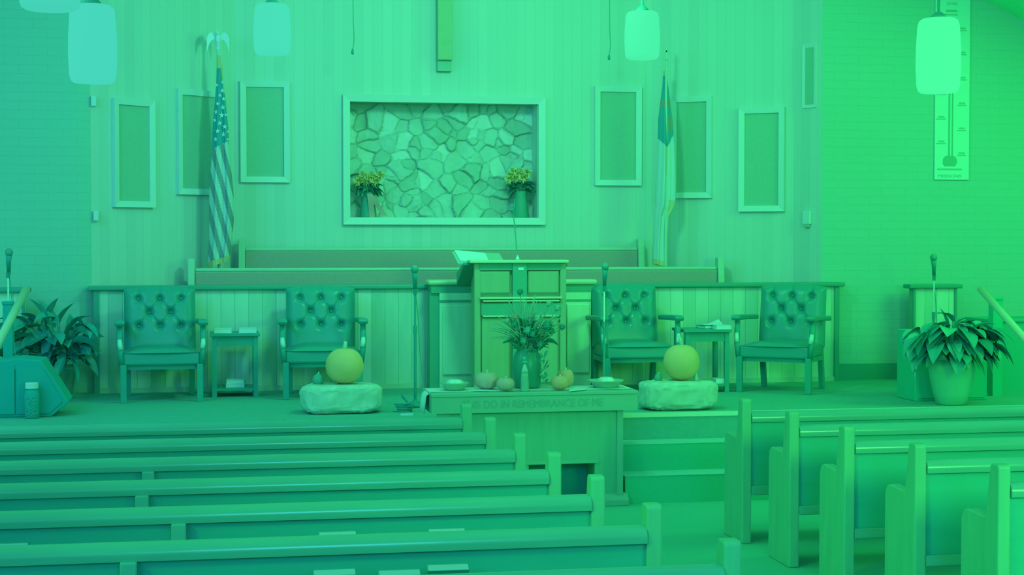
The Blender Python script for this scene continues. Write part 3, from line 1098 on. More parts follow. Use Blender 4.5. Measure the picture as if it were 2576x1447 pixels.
# ------------------------------------------------------------------ centre cabinet and pulpit
YCB = 16.0
a = at_y(1082, 740, YCB); b = at_y(1494, 740, YCB); zt = at_y(1290, 704, YCB).z - HS
t = thing('chancel_cabinet', 'wide panelled wooden cabinet standing behind the pulpit', 'cabinet', ((a.x + b.x) / 2, YCB, HS))
hw = (b.x - a.x) / 2
MB().box(-hw, hw, 0.03, 0.22, 0, zt - 0.12).build('body', m_pulpitd, t)
MB().box(-hw - 0.02, hw + 0.03, -0.03, 0.235, zt - 0.05, zt).build('top', m_pulpitl, t, bevel=0.02)
MB().box(-hw + 0.01, hw, 0.0, 0.22, zt - 0.13, zt - 0.05).build('cornice', m_pulpitd, t)
kk = mpp(1290, YCB)
cxp = lambda px: (px - 1288) * kk
for (x0, x1) in ((1102, 1192), (1418, 1490)):
    X0, X1 = cxp(x0), cxp(x1)
    zl = at_y(1290, 757, YCB).z - HS
    MB().box(X0, X1, -0.005, 0.03, 0.03, zt - 0.13).build('frame_board', m_cabinet, t)
    zq = at_y(1290, 765, YCB).z - HS
    MB().prism([(X0 + 0.03, zq - 0.7), (X1 - 0.02, zq - 0.7), (X1 - 0.02, zq), (X0 + 0.03, zq)], 'y', -0.03, -0.005).build('raised_panel', m_cabinet, t, bevel=0.018)
    MB().box(X0, X1, -0.012, 0.0, zl - 0.01, zl + 0.012).build('groove_moulding', m_pulpitd, t)

YP = 15.2
a = at_y(1196, 700, YP); b = at_y(1422, 700, YP)
xm = (a.x + b.x) / 2; hw = (b.x - a.x) / 2
t = thing('pulpit', 'tall oak pulpit with raised panels and slanted desk', 'pulpit', (xm, YP, HS))
zz = lambda py: at_y(1310, py, YP).z - HS
kp = mpp(1310, YP)
xx = lambda px: (px - 1309) * kp
ht = zz(654)
MB().box(-hw + 0.03, hw - 0.03, 0.03, 0.45, 0.0, zz(662)).build('body', m_pulpit, t)
for s in (-1, 1):
    MB().box(s * hw - 0.03 - s * 0.02, s * hw + 0.03 - s * 0.02, 0.0, 0.06, 0, zz(662)).build('corner_post', m_pulpit, t, bevel=0.006)
MB().box(xx(1178), xx(1431), -0.05, 0.14, zz(662), ht).build('top', m_pulpitl, t, bevel=0.008)
MB().box(-hw + 0.04, hw - 0.04, -0.005, 0.03, zz(680), zz(662)).build('frieze', m_pulpitd, t)
for (x0, x1) in ((1206, 1282), (1328, 1408)):
    MB().box(xx(x0), xx(x1), 0.0, 0.03, zz(738), zz(682)).build('upper_panel', m_pulpit, t, bevel=0.012)
    MB().box(xx(x0), xx(x1), 0.012, 0.032, zz(741), zz(736)).build('panel_groove', m_pulpitd, t)
MB().box(xx(1288), xx(1324), -0.02, 0.03, zz(960), zz(662)).build('centre_stile', m_pulpitd, t)
MB().box(xx(1204), xx(1414), -0.035, 0.03, zz(752), zz(747)).build('ledge', m_pulpitl, t, bevel=0.004)
MB().box(xx(1212), xx(1408), -0.03, 0.03, zz(759), zz(755)).build('ledge', m_pulpitl, t, bevel=0.004)
MB().box(xx(1208), xx(1412), -0.012, 0.03, zz(794), zz(762)).build('carved_band', m_pulpitd, t, bevel=0.006)
MB().box(xx(1212), xx(1408), -0.018, 0.03, zz(797), zz(793)).build('lower_bead', m_pulpitl, t)
for (x0, x1) in ((1210, 1282), (1330, 1406)):
    MB().box(xx(x0), xx(x1), 0.004, 0.03, zz(965), zz(800)).build('lower_panel', m_pulpit, t, bevel=0.012)
o = MB().box(xx(1302), xx(1316), -0.024, -0.018, zz(680), zz(673)).build('name_plate', m_paper, t)
# slanted reading desk behind the front cornice
zd = zz(662)
MB().prism([(0.12, zd - 0.02), (0.12, zd + 0.005), (0.55, zd - 0.10), (0.55, zd - 0.22)], 'x', xx(1168), hw + 0.05).build('reading_desk', m_pulpitd, t, bevel=0.006)

# open book, raised on its rest toward the reader's left
P = at_y(1198, 655, YP + 0.35)
t = thing('open_book', 'large white open book lying on the pulpit desk', 'book', (P.x, P.y, P.z))
k = mpp(1200, YP + 0.35)


def q3(px, py, dy):
    v = at_y(px, py, YP + 0.35 + dy)
    return (v.x - P.x, v.y - P.y, v.z - P.z)


c = MB()
c.prism([(q3(1140, 0, 0)[0], -0.02), (q3(1232, 0, 0)[0], -0.02), (q3(1232, 0, 0)[0], 0.0), (q3(1140, 0, 0)[0], 0.0)], 'y', -0.05, 0.0)
c.bm.clear()
# two slabs tilted toward the camera: left page block and right cover


def slab(w, A, B, Cc, D, th):
    A, B, Cc, D = [Vector(v) for v in (A, B, Cc, D)]
    n = (B - A).cross(D - A).normalized() * th
    f = [A, B, Cc, D]; g = [v - n for v in f]
    w.face([tuple(v) for v in f]); w.face([tuple(v) for v in g[::-1]])
    for i in range(4):
        j = (i + 1) % 4
        w.face([tuple(f[i]), tuple(g[i]), tuple(g[j]), tuple(f[j])])


w = MB(); slab(w, q3(1158, 656, -0.12), q3(1232, 661, -0.12), q3(1220, 636, 0.12), q3(1143, 629, 0.12), 0.025)
w.build('page_block', m_paper, t)
w = MB(); slab(w, q3(1152, 663, -0.125), q3(1238, 667, -0.125), q3(1226, 641, 0.125), q3(1137, 633, 0.125), 0.02)
w.build('cover', m_choirwood, t)
w = MB(); slab(w, q3(1232, 661, -0.12), q3(1272, 664, -0.12), q3(1256, 637, 0.12), q3(1220, 636, 0.12), 0.02)
w.build('page_block', m_panelcloth, t)
w = MB(); w.tube([(0.02, 0, -0.03), (0.02, 0.02, q3(1200, 700, 0)[2])], 0.02, 8)
w.build('book_rest', m_pulpitd, t)

# gooseneck microphone
g0 = at_y(1302, 652, YP + 0.1)
t = thing('gooseneck_microphone', 'thin black gooseneck microphone rising from the pulpit top', 'microphone', (g0.x, g0.y, HS + ht))
k = mpp(1300, YP + 0.1)
MB().lathe([(0.022, 0), (0.022, 0.012), (0.012, 0.03), (0.009, 0.045)], seg=12).build('base', m_chrome, t, smooth=True)
pts = [((px - 1302) * k, 0, (653 - py) * k) for px, py in ((1302, 653), (1300, 630), (1297, 595), (1294, 560), (1291, 540), (1290, 534))]
MB().tube(pts, 0.006, 6).build('neck', m_wire, t)
MB().tube([((1290 - 1302) * k, 0, (536 - 0) * 0 + (653 - 537) * k), ((1286 - 1302) * k, -0.02, (653 - 526) * k)], [0.014, 0.016], 10).build('capsule', m_blackmetal, t)
MB().tube([((1291 - 1302) * k, 0, (653 - 533) * k), ((1296 - 1302) * k, 0.01, (653 - 500) * k)], 0.004, 6).build('antenna', m_wire, t)

# ------------------------------------------------------------------ communion table and everything on it
YT = 12.86
a = at_y(1085, 1000, YT); b = at_y(1606, 1000, YT)
xm = (a.x + b.x) / 2; hw = (b.x - a.x) / 2
ZTB = at_y(1350, 987, YT).z
zbt = at_y(1350, 1037, YT).z
t = thing('communion_table', 'wide wooden communion table with carved lettering on its deep apron', 'table', (xm, YT, 0))
DT = 0.55
MB().box(-hw, hw, 0, DT, ZTB - 0.03, ZTB).build('table_top', m_table, t, bevel=0.006)
ap = MB().box(-hw + 0.004, hw - 0.004, 0.008, DT - 0.01, zbt, ZTB - 0.031).build('apron', m_table, t)
tl = text_obj('lettering', 'THIS DO IN REMEMBRANCE OF ME', 0.09, m_engrave, ap, ((at_y(1342, 1000, YT).x - xm), 0.0065, (at_y(1350, 1016, YT).z)), (math.pi / 2, 0, 0), width=(at_y(1520, 1000, YT).x - at_y(1166, 1000, YT).x))
# pedestal with a cubby
kt = mpp(1400, YT + 0.1)
bx = lambda px: at_y(px, 1150, YT + 0.1).x - xm
bz = lambda py: at_y(1450, py, YT + 0.1).z
hx1 = bx(1566); hx0 = -hx1
c0, c1 = bx(1330), bx(1496)
czt, czb = bz(1166), 0.05
w = MB()
w.box(hx0, c0, 0.1, 0.45, 0.0, zbt).box(c1, hx1, 0.1, 0.45, 0.0, zbt)
w.box(c0, c1, 0.1, 0.45, czt, zbt).box(c0, c1, 0.1, 0.45, 0, czb).box(c0, c1, 0.42, 0.45, czb, czt)
w.build('pedestal', m_tablebase, t)
MB().box(c0, c1, 0.405, 0.42, czb, czt).build('cubby_shade_sheet', m_black, t)  # dark sheet over the pedestal back, stands in for shade inside the cubby
MB().box(c0 - 0.03, c1 + 0.03, 0.085, 0.1, czt, czt + 0.03).build('cubby_lintel', m_table, t)
for s in (-1, 1):
    MB().box(s * hx1 - 0.05, s * hx1 + 0.05 if s < 0 else hx1, 0.08, 0.1, 0.08, zbt).build('corner_stile', m_table, t)
MB().prism([(0.05, 0), (0.05, 0.05), (0.1, 0.1), (0.46, 0.1), (0.46, 0)], 'x', hx1 - 0.16, hx1 + 0.045).build('foot', m_table, t, bevel=0.006)
MB().prism([(0.05, 0), (0.05, 0.05), (0.1, 0.1), (0.46, 0.1), (0.46, 0)], 'x', hx0 - 0.045, hx0 + 0.16).build('foot', m_table, t, bevel=0.006)

# runner: cloth along the table with ends falling over both sides
w = MB()
x0 = -hw - 0.035
prof = [(x0 - 0.01, ZTB - 0.17), (x0 + 0.0, ZTB - 0.1), (x0 + 0.01, ZTB - 0.03), (x0 + 0.05, ZTB + 0.004)]
prof += [(-hw + 0.1 + i * (2 * hw - 0.2) / 12, ZTB + 0.0035) for i in range(13)]
prof += [(hw - 0.02, ZTB + 0.004), (hw + 0.012, ZTB - 0.02), (hw + 0.015, ZTB - 0.08)]
w.grid(lambda u, v: (prof[min(len(prof) - 1, round(u * (len(prof) - 1)))][0] + (0.012 * math.sin(9 * v) if u < 0.12 else 0), 0.13 + 0.3 * v + (0.01 * math.sin(7 * u * 6) if 0.15 < u < 0.9 else 0), prof[min(len(prof) - 1, round(u * (len(prof) - 1)))][1]), len(prof) - 1, 12)
o = w.build('table_runner', m_white2, loc=(xm, YT, 0), smooth=True, solid=0.003)
tag(o, 'white cloth runner lying along the communion table, its end hanging down', 'cloth')
ZC = ZTB + 0.006                                  # top of the runner


def pumpkin(px, pyb, wpx, hpx, Y, z, m, ribs, depth, label, cat='pumpkin', group=None, lean=0.0, stem_h=0.05, stem_r=0.018, full=0.75, sink=0.10):
    p = at_y(px, pyb, Y)
    k = mpp(px, Y)
    r = wpx * k / 2
    h = hpx * k
    t = thing('pumpkin', label, cat, (p.x, Y, z), 0, group)
    n = 14
    prof = []
    for i in range(n + 1):
        a = math.pi * i / n
        rr = math.sin(a) ** full
        zz_ = (1 - math.cos(a)) / 2
        dip = sink * math.exp(-(rr / 0.35) ** 2)
        prof.append((max(r * rr, 0.0005), h * (zz_ * (1 - dip) if i > n / 2 else zz_ + dip * 0.2)))
    MB().lathe(prof, seg=48, rib=lambda a: 1 - depth + depth * abs(math.sin(a * ribs / 2)) ** 0.6).build('body', m, t, smooth=True)
    z0 = h * (0.97 - sink)
    if stem_h:
        MB().tube([(0, 0, z0), (0.004 + lean * 0.3, 0, z0 + stem_h * 0.5 + h * 0.06), (0.006 + lean, 0, z0 + stem_h + h * 0.1)], [stem_r * 1.4, stem_r, stem_r * 0.75], 8).build('stem', m_stem, t, smooth=True)
    return t


pumpkin(1224, 985, 62, 44, YT + 0.28, ZC, m_pumpkin2, 20, 0.11, 'larger pale ribbed pumpkin on the communion table beside the left plate', stem_h=0.02, stem_r=0.008)
pumpkin(1272, 986, 48, 34, YT + 0.13, ZC - 0.001, m_pumpkin2, 18, 0.11, 'smaller pale ribbed pumpkin between the larger one and the bottle figurine', stem_h=0.012, stem_r=0.008)
pumpkin(1422, 982, 44, 46, YT + 0.36, ZC, m_pumpkin3, 14, 0.03, 'shiny amber pumpkin standing at the back, right of the flower arrangement', stem_h=0.015, stem_r=0.01)
pumpkin(1408, 985, 46, 36, YT + 0.14, ZC - 0.001, m_pumpkin3, 12, 0.04, 'low orange pumpkin in front of the shiny amber one', stem_h=0.008, stem_r=0.01)

# figurine, slim bottle-shaped with a pointed pale hat
p = at_y(1320, 987, YT + 0.09); k = mpp(1320, YT + 0.09)
t = thing('figurine', 'slim bottle-shaped figurine with pale pointed top before the dark vase', 'figurine', (p.x, YT + 0.09, ZTB + 0.001))
MB().lathe([(0.034, 0), (0.036, 0.01), (0.03, 0.12), (0.027, 0.15)], seg=16).build('body', m_table, t, smooth=True)
MB().lathe([(0.028, 0.15), (0.026, 0.17), (0.012, 0.21), (0.006, 0.225)], seg=16).build('hat', m_stone, t, smooth=True)
MB().ball((0, 0, 0.236), 0.022, 0.02, 0.016).ball((-0.004, 0, 0.265), 0.014, 0.014, 0.018).build('tassel', m_leaf2, t)


def plate(px, py, wpx, label, lab2):
    Y = YT + 0.26
    p = at_y(px, py, Y); k = mpp(px, Y)
    r = wpx * k / 2
    t = thing('offering_plate', label, 'plate', (p.x, Y, ZC), 0, 'offering plates on the communion table')
    MB().lathe([(r * 0.62, 0), (r * 0.68, 0.006), (r * 0.78, 0.035), (r * 0.98, 0.055), (r, 0.06), (r * 0.96, 0.062), (r * 0.75, 0.042), (r * 0.62, 0.014), (0.001, 0.012)], seg=36).build('bowl', m_plate, t, smooth=True)
    MB().lathe([(r * 0.66, -0.0), (r * 0.7, 0.002), (r * 0.7, 0.01), (r * 0.66, 0.012)], seg=36).build('foot_ring', m_darkwood, t)
    rg = random.Random(px)
    w = MB()
    w.lathe([(0.055, 0), (0.075, 0.02), (0.07, 0.05), (0.045, 0.07), (0.001, 0.075)], seg=14, rib=lambda a: 1 + 0.1 * math.sin(5 * a) + 0.06 * math.sin(9 * a + 1))
    o = w.build('wrapped_bread', m_foil, loc=(p.x + 0.005, Y, ZC + 0.014))
    tag(o, lab2, 'bread', 'wrapped bread in the offering plates')
    return t


plate(1143, 985, 74, 'brass offering plate at the end of the communion table by the hanging cloth', 'white wrapped bundle in the plate beside the pale ribbed pumpkins')
plate(1524, 980, 92, 'brass offering plate at the end of the communion table nearest the right stone', 'white wrapped bundle in the plate nearest the right stone')


def sheet(pts, label, z):
    v = [at_z(px, py, z) for px, py in pts]
    c = sum(v, Vector()) / len(v)
    o = MB().prism([(q.x - c.x, q.y - c.y) for q in v], 'z', 0, 0.003).build('paper_sheet', m_paper, loc=(c.x, c.y, z))
    tag(o, label, 'paper')


sheet([(1185, 984), (1238, 985), (1232, 980), (1190, 979)], 'white paper lying before the larger ribbed pumpkin', ZTB + 0.0055)
sheet([(1430, 985), (1470, 982), (1482, 975), (1440, 977)], 'white paper on the table between amber pumpkins and right plate', ZTB + 0.0055)

# big dried flower arrangement
YV = YT + 0.34
p = at_y(1326, 985, YV); k = mpp(1326, YV)
t = thing('flower_arrangement', 'tall dark vase of dried flowers and grasses on the communion table', 'flower vase', (p.x, YV, ZC))
Xp = lambda px: (px - 1326) * k
Zp = lambda py: (983 - py) * k
MB().lathe([(0.10, 0), (0.112, 0.02), (0.118, 0.18), (0.11, 0.27), (0.085, 0.31), (0.095, 0.33)], seg=24).build('vase', m_vase, t, smooth=True)
rg = random.Random(21)
w = MB()
for i in range(60):
    a = rg.uniform(0, 6.28)
    e = rg.uniform(0.1, 1.4)
    d = Vector((math.cos(a), 0.6 * math.sin(a), e))
    w.leaf((rg.uniform(-0.06, 0.08), rg.uniform(-0.05, 0.05), rg.uniform(0.28, 0.48)), d, rg.uniform(0.12, 0.24), rg.uniform(0.03, 0.075), rg.uniform(0.2, 1.2), rg.uniform(-1, 1), 5)
w.leaf((Xp(1292), -0.06, Zp(868)), (-0.9, -0.3, 0.3), 0.12, 0.12, 0.6, 0.3, 5)
w.leaf((Xp(1368), -0.06, Zp(868)), (0.9, -0.3, 0.2), 0.13, 0.11, 0.8, -0.3, 5)
w.build('dark_foliage', m_drydark, t)
w = MB()
for i in range(70):
    a = rg.uniform(-1.35, 1.15)
    ln = rg.uniform(0.28, 0.46)
    x0, y0 = rg.uniform(-0.05, 0.05), rg.uniform(-0.05, 0.05)
    tip = Vector((math.sin(a) * ln * 0.8, y0 * 4, math.cos(a) * ln))
    mid = tip * 0.5 + Vector((-math.sin(a) * 0.06, 0, 0.07))
    b0 = Vector((x0, y0, 0.32))
    pts = [b0 + (mid * 2 * s * (1 - s) + tip * s * s) for s in (0, 0.25, 0.5, 0.75, 1)]
    w.tube(pts, [0.004, 0.004, 0.005, 0.005, 0.002], 5)
w.build('grass_stems', m_drygrass, t)
for (px, py, r, m) in ((1288, 820, 11, m_drydark), (1369, 824, 15, m_drydark), (1409, 829, 9, m_drydark), (1380, 838, 10, m_drydark), (1334, 846, 12, m_drydark), (1290, 802, 10, m_ruddy), (1268, 812, 8, m_drygrass), (1320, 836, 14, m_leaf2), (1345, 808, 9, m_drygrass), (1395, 780, 10, m_drygrass), (1375, 770, 9, m_drygrass), (1310, 862, 12, m_leaf2), (1352, 872, 11, m_drydark), (1300, 740, 9, m_drydark)):
    w = MB()
    c = Vector((Xp(px), -0.1 - 0.03 * rg.random(), Zp(py)))
    w.ball(c, r * k * 0.8, r * k * 0.7, r * k * 0.8, 10)
    for q in range(9):
        b = q * 2.4
        w.leaf(c, (math.cos(b), -0.5, math.sin(b)), r * k * 1.3, r * k * 0.8, 0.2, b, 3)
    w.build('bloom', m, t)
    MB().tube([c, (c.x * 0.6, c.y * 0.5, (c.z + 0.32) / 2), (c.x * 0.3, 0, 0.32)], 0.004, 5).build('stalk', m_drygrass, t)
w = MB()
for (px, py) in ((1372, 850), (1376, 858), (1264, 846), (1347, 890)):
    w.leaf((Xp(px), -0.13, Zp(py)), (0.3, -0.2, 1), 0.06, 0.02, 0.1)
for i in range(30):
    a = rg.uniform(-0.4, 0.4)
    w.leaf((Xp(1352) + rg.uniform(0, 0.06), -0.1, Zp(rg.uniform(890, 975))), (a + 0.3, -0.3, 1), rg.uniform(0.03, 0.06), 0.025, 0.3, a, 3)
w.build('trailing_sprig', m_leaf2, t)


# ------------------------------------------------------------------ stones with large pumpkins
def stone(px0, px1, pyt, pyb, label, seed):
    p = at_z((px0 + px1) / 2, pyb, HS)
    k = mpp((px0 + px1) / 2, p.y)
    hw = (px1 - px0) / 2 * k
    hh = at_y((px0 + px1) / 2, pyt, p.y).z - HS
    rg = random.Random(seed)
    from mathutils import noise as mn
    o3 = Vector((rg.uniform(0, 50), rg.uniform(0, 50), rg.uniform(0, 50)))
    dp = 0.2
    w = MB()

    def fn(u, v):
        a = 2 * math.pi * u
        b = math.pi * (v - 0.5)
        e = 0.42
        s = lambda q, ee: math.copysign(abs(q) ** ee, q)
        x = s(math.cos(b), e) * s(math.cos(a), 0.5)
        y = s(math.cos(b), e) * s(math.sin(a), 0.55)
        z = s(math.sin(b), 0.4)
        P = Vector((x * hw, y * dp, z * hh / 2))
        n1 = mn.noise(P * 5 + o3); n2 = mn.noise(P * 14 + o3); n3 = mn.noise(P * 34 + o3)
        d = 1 + 0.07 * n1 + 0.05 * n2
        q = Vector((P.x * d, P.y * d + 0.02 * n2 + 0.012 * n3, P.z * (1 + 0.04 * n1) + 0.006 * n3))
        q.z = max(-hh / 2, min(hh / 2 - 0.006 + 0.006 * n3, q.z))
        return (q.x, q.y + dp, q.z + hh / 2)
    w.grid(fn, 96, 56, closed=True)
    o = w.build('stone_block', m_stone, loc=(p.x, p.y - 0.02, HS), smooth=True)
    tag(o, label, 'stone', 'rough stones at the stage edge')
    return p, hh


ps, hsn = stone(758, 964, 969, 1043, 'rough pale stone block under the left large pumpkin', 2)
ps2, hsn2 = stone(1620, 1818, 960, 1034, 'rough pale stone block under the right large pumpkin', 11)
pumpkin(867, 970, 96, 92, ps.y + 0.19, HS + hsn - 0.008, m_pumpkin, 11, 0.012, 'large smooth orange pumpkin with straight stem on the left stone', stem_h=0.04, stem_r=0.017, lean=0.004, full=0.88, sink=0.03)
pumpkin(1714, 963, 92, 92, ps2.y + 0.19, HS + hsn2 - 0.008, m_pumpkin, 11, 0.012, 'large smooth orange pumpkin with crooked stem on the right stone', stem_h=0.06, stem_r=0.014, lean=-0.03, full=0.88, sink=0.03)


def gourd(px, py, Y, z, r, m, label):
    p = at_y(px, py, Y)
    t = thing('gourd', label, 'gourd', (p.x, Y, z))
    MB().lathe([(0.001, 0), (r * 0.8, r * 0.15), (r, r * 0.8), (r * 0.75, r * 1.5), (r * 0.3, r * 1.85), (0.001, r * 1.9)], seg=20, rib=lambda a: 1 + 0.05 * math.sin(7 * a)).build('body', m, t, smooth=True)
    MB().tube([(0, 0, r * 1.8), (0.01, 0, r * 2.2)], [0.008, 0.005], 6).build('stem', m_stem, t)


gourd(800, 960, ps.y + 0.2, HS + hsn - 0.014, 0.052, m_gourd, 'dark round gourd beside the left large pumpkin')
gourd(1656, 955, ps2.y + 0.2, HS + hsn2 - 0.014, 0.036, m_gourd, 'small dark gourd beside the right large pumpkin')
p = at_y(1754, 962, ps2.y + 0.12)
t = thing('bird_figurine', 'tiny pale bird figurine leaning at the foot of the right large pumpkin', 'figurine', (p.x, ps2.y + 0.16, HS + hsn2 - 0.012))
MB().lathe([(0.02, 0), (0.024, 0.02), (0.012, 0.06), (0.006, 0.075)], seg=10).build('body', m_stem, t, smooth=True)
MB().ball((0.006, 0, 0.085), 0.012, 0.012, 0.011).build('head', m_stem, t)


# ------------------------------------------------------------------ microphones on stands
def mic_stand(px, pyt, pyb, zb, Y, label, polem, lean=0.0, base=True, mesh_head=True):
    p = at_y(px, pyt, Y)
    t = thing('microphone_stand', label, 'microphone', (p.x, Y, zb), 0, 'microphones on stands')
    h = p.z - zb
    if base:
        MB().lathe([(0.095, 0), (0.1, 0.012), (0.09, 0.03), (0.03, 0.05), (0.016, 0.07)], seg=28).build('base', m_blackmetal, t, smooth=True)
    MB().tube([(0, 0, 0.04), (0, 0, h * 0.55)], 0.013, 10).build('lower_pole', m_blackmetal if polem is m_blackmetal else m_darkwood, t)
    MB().tube([(0, 0, h * 0.5), (0, 0, h - 0.22)], 0.009, 10).build('upper_pole', polem, t)
    MB().lathe([(0.017, 0), (0.017, 0.07)], c=(0, 0, h * 0.53), seg=10).build('clutch', m_blackmetal, t)
    MB().tube([(0, 0, h - 0.24), (0.0, -0.01, h - 0.19)], [0.016, 0.018], 8).build('clip', m_blackmetal, t)
    MB().tube([(0.004, 0.01, h - 0.21), (lean * 0.5, -0.03, h - 0.1), (lean, -0.05, h - 0.035)], [0.015, 0.022, 0.027], 12).build('microphone', m_blackmetal, t, smooth=True)
    MB().ball((lean, -0.055, h - 0.01), 0.036, 0.036, 0.037, 14).build('mesh_head', m_gourd, t, smooth=True)
    MB().tube([(0.006, 0.02, h - 0.21), (0.03, 0.02, h - 0.45), (0.045, 0.02, h * 0.4), (0.09, 0.02, 0.05)], 0.004, 6).build('cable', m_wire, t)
    return t


pm = at_z(1044, 1024, HS)
mic_stand(1044, 674, 1024, HS, pm.y, 'black microphone stand with round base at the stage edge, left of the table', m_blackmetal, -0.01)
mic_stand(1520, 668, 960, HS, pm.y + 0.3, 'microphone stand with bright upper pole before the armchair right of the pulpit', m_chrome, -0.004)
mic_stand(2350, 645, 900, HS, 15.2, 'chrome microphone stand behind the right potted plant', m_chrome, -0.03)
mic_stand(20, 632, 860, HS, 15.3, 'chrome microphone stand behind the left handrail', m_chrome, 0.015)

# stage-edge clutter
p = at_z(1018, 1036, HS)
w = MB()
pts = [(0.06 * math.cos(a * 0.7) * (1 + 0.02 * a), 0.05 * math.sin(a * 0.7) * (1 + 0.02 * a), 0.01 + 0.0025 * a) for a in range(26)]
w.tube(pts + [(0.02, -0.02, 0.09), (-0.02, -0.03, 0.13), (-0.03, -0.03, 0.17)], 0.008, 6)
o = w.build('coiled_cable', m_blackmetal, loc=(p.x, p.y, HS), smooth=True)
tag(o, 'dark coiled cable with one upright end beside the black stand base', 'cable')
p = at_z(1024, 1045, HS)
o = MB().box(-0.055, 0.055, -0.03, 0.03, 0, 0.012).build('paper_note', m_paper, loc=(p.x, p.y, HS), rotz=-0.15)
tag(o, 'small white paper note on the stage edge below the black stand base', 'paper')


# ------------------------------------------------------------------ nave pews
def rounded(pts, r=0.03, n=3):
    return pts


ZTOP = {785: 0.735, 1001: 0.738, 22: 0.74, 848: 0.745, 1122: 0.742, 840: 0.748, 1003: 0.735, 1125: 0.752}


def pew(side, row, x_aisle, Y, label, books=(), brackets=()):
    if side == 'L':
        x0, x1 = -2.4, x_aisle
    else:
        x0, x1 = x_aisle, 8.6
    t = thing('church_pew', label, 'pew', ((x0 + x1) / 2, Y, 0), 0, 'wooden church pews on the %s of the aisle' % ('left' if side == 'L' else 'right'))
    hw = (x1 - x0) / 2
    TH = 0.07
    prof = [(0.0, 0.0), (0.0, 1.03), (0.014, 1.042), (0.08, 1.042), (0.094, 1.03), (0.145, 0.757), (0.345, 0.766), (0.38, 0.757), (0.41, 0.725), (0.418, 0.69), (0.418, 0.0)]
    for s in (-1, 1):
        xa, xb = (-hw, -hw + TH) if s < 0 else (hw - TH, hw)
        MB().prism(prof, 'x', xa, xb).build('end_panel', m_pewend, t, bevel=0.009, seg=2)
    xi = hw - TH
    cap = [(0.088, 0.893), (0.005, 0.872), (-0.011, 0.876), (-0.013, 0.90)]
    cap += [(0.039 - 0.052 * math.cos(q), 0.90 + 0.05 * math.sin(q)) for q in [math.pi * n / 16 for n in range(1, 16)]]
    tr = MB().prism(cap, 'x', -xi, xi).build('top_rail', m_pew, t, smooth=True)
    es = tr.modifiers.new('split', 'EDGE_SPLIT'); es.split_angle = math.radians(32)
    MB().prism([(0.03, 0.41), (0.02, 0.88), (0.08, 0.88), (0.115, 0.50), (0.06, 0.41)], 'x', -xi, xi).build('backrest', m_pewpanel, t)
    MB().box(-xi, xi, 0.0, 0.05, 0.35, 0.412).build('bottom_rail', m_pew, t, bevel=0.006)
    MB().prism([(0.08, 0.46), (0.08, 0.50), (0.28, 0.485), (0.415, 0.50), (0.44, 0.48), (0.425, 0.45)], 'x', -xi, xi).build('seat', m_pew, t, bevel=0.006)
    xc = (x0 + x1) / 2
    yb = Y - 0.055
    if books:
        for px in books:
            pass
    for px in brackets:
        p = at_y(px, 1250, Y - 0.02)
        MB().box(p.x - xc - 0.035, p.x - xc + 0.035, -0.035, 0.025, 0.36, 0.878).build('back_bracket', m_plain, t, bevel=0.008)
    if books:
        lo, hi = min(books), max(books)
        X0 = at_y(lo, 1300, yb).x - 0.16 - xc; X1 = at_y(hi, 1300, yb).x + 0.16 - xc
        w = MB()
        zs = min(CAMZ - (CAMZ - ZTOP[q]) * 0.928 for q in books) - 0.1895
        w.box(X0, X1, -0.10, 0.022, zs - 0.015, zs).box(X0, X1, -0.112, -0.10, 0.64, 0.71)
        w.box(X0 - 0.012, X0, -0.112, 0.022, 0.64, 0.71).box(X1, X1 + 0.012, -0.112, 0.022, 0.64, 0.71)
        w.build('book_rack', m_pew, t)
    return t


def hymnal(px, Y, ztop, wd, label, row):
    lean = math.radians(36)
    p = at_y(px, 1300, Y - 0.12)
    t = thing('hymnal', label, 'book', (p.x, Y - 0.035, ztop - 0.178), 0, 'hymnals leaning in the pew racks')
    t.rotation_euler = (lean, 0, 0)
    h = 0.195
    MB().box(-wd / 2 + 0.002, wd / 2 - 0.002, -0.016, 0.016, 0.004, h - 0.001).build('pages', m_pages, t)
    c = MB().box(-wd / 2, wd / 2, -0.0185, -0.016, 0, h).box(-wd / 2, wd / 2, 0.016, 0.0185, 0, h).box(-wd / 2 - 0.002, -wd / 2 + 0.002, -0.0185, 0.0185, 0, h)
    c.build('cover', m_hymnal, t)


ROWY = [11.13 - 0.872 * i for i in range(7)]
LX = [(1188, 1020), (1249, 1046), (1325, 1086), (1413, 1139), (1523, 1198), (1667, 1270), (1867, 1372)]
RX = [(1868, 1008), (1987, 1043), (2125, 1076), (2303, 1122), (2512, 1176)]
ORD_L = ['front left pew, the one nearest the stage and communion table', 'left pew in the second row from the stage',
         'left pew in the third row from the stage', 'left pew in the fourth row from the stage, two hymnals behind it',
         'left pew in the fifth row from the stage, three hymnals behind it', 'left pew in the sixth row from the stage, nearest full pew',
         'left pew at the very bottom edge, only its end post in view']
ORD_R = ['front right pew beside the stage steps', 'right pew in the second row from the stage', 'right pew in the third row from the stage',
         'right pew in the fourth row, with a shiny arm end', 'right pew in the fifth row, nearest the lower right corner']
BOOKS = {3: (785, 1001), 4: (22, 848, 1122), 5: (840, 1003, 1125)}
BRK = {2: (373,), 3: (357,), 4: (449,), 5: (322,)}
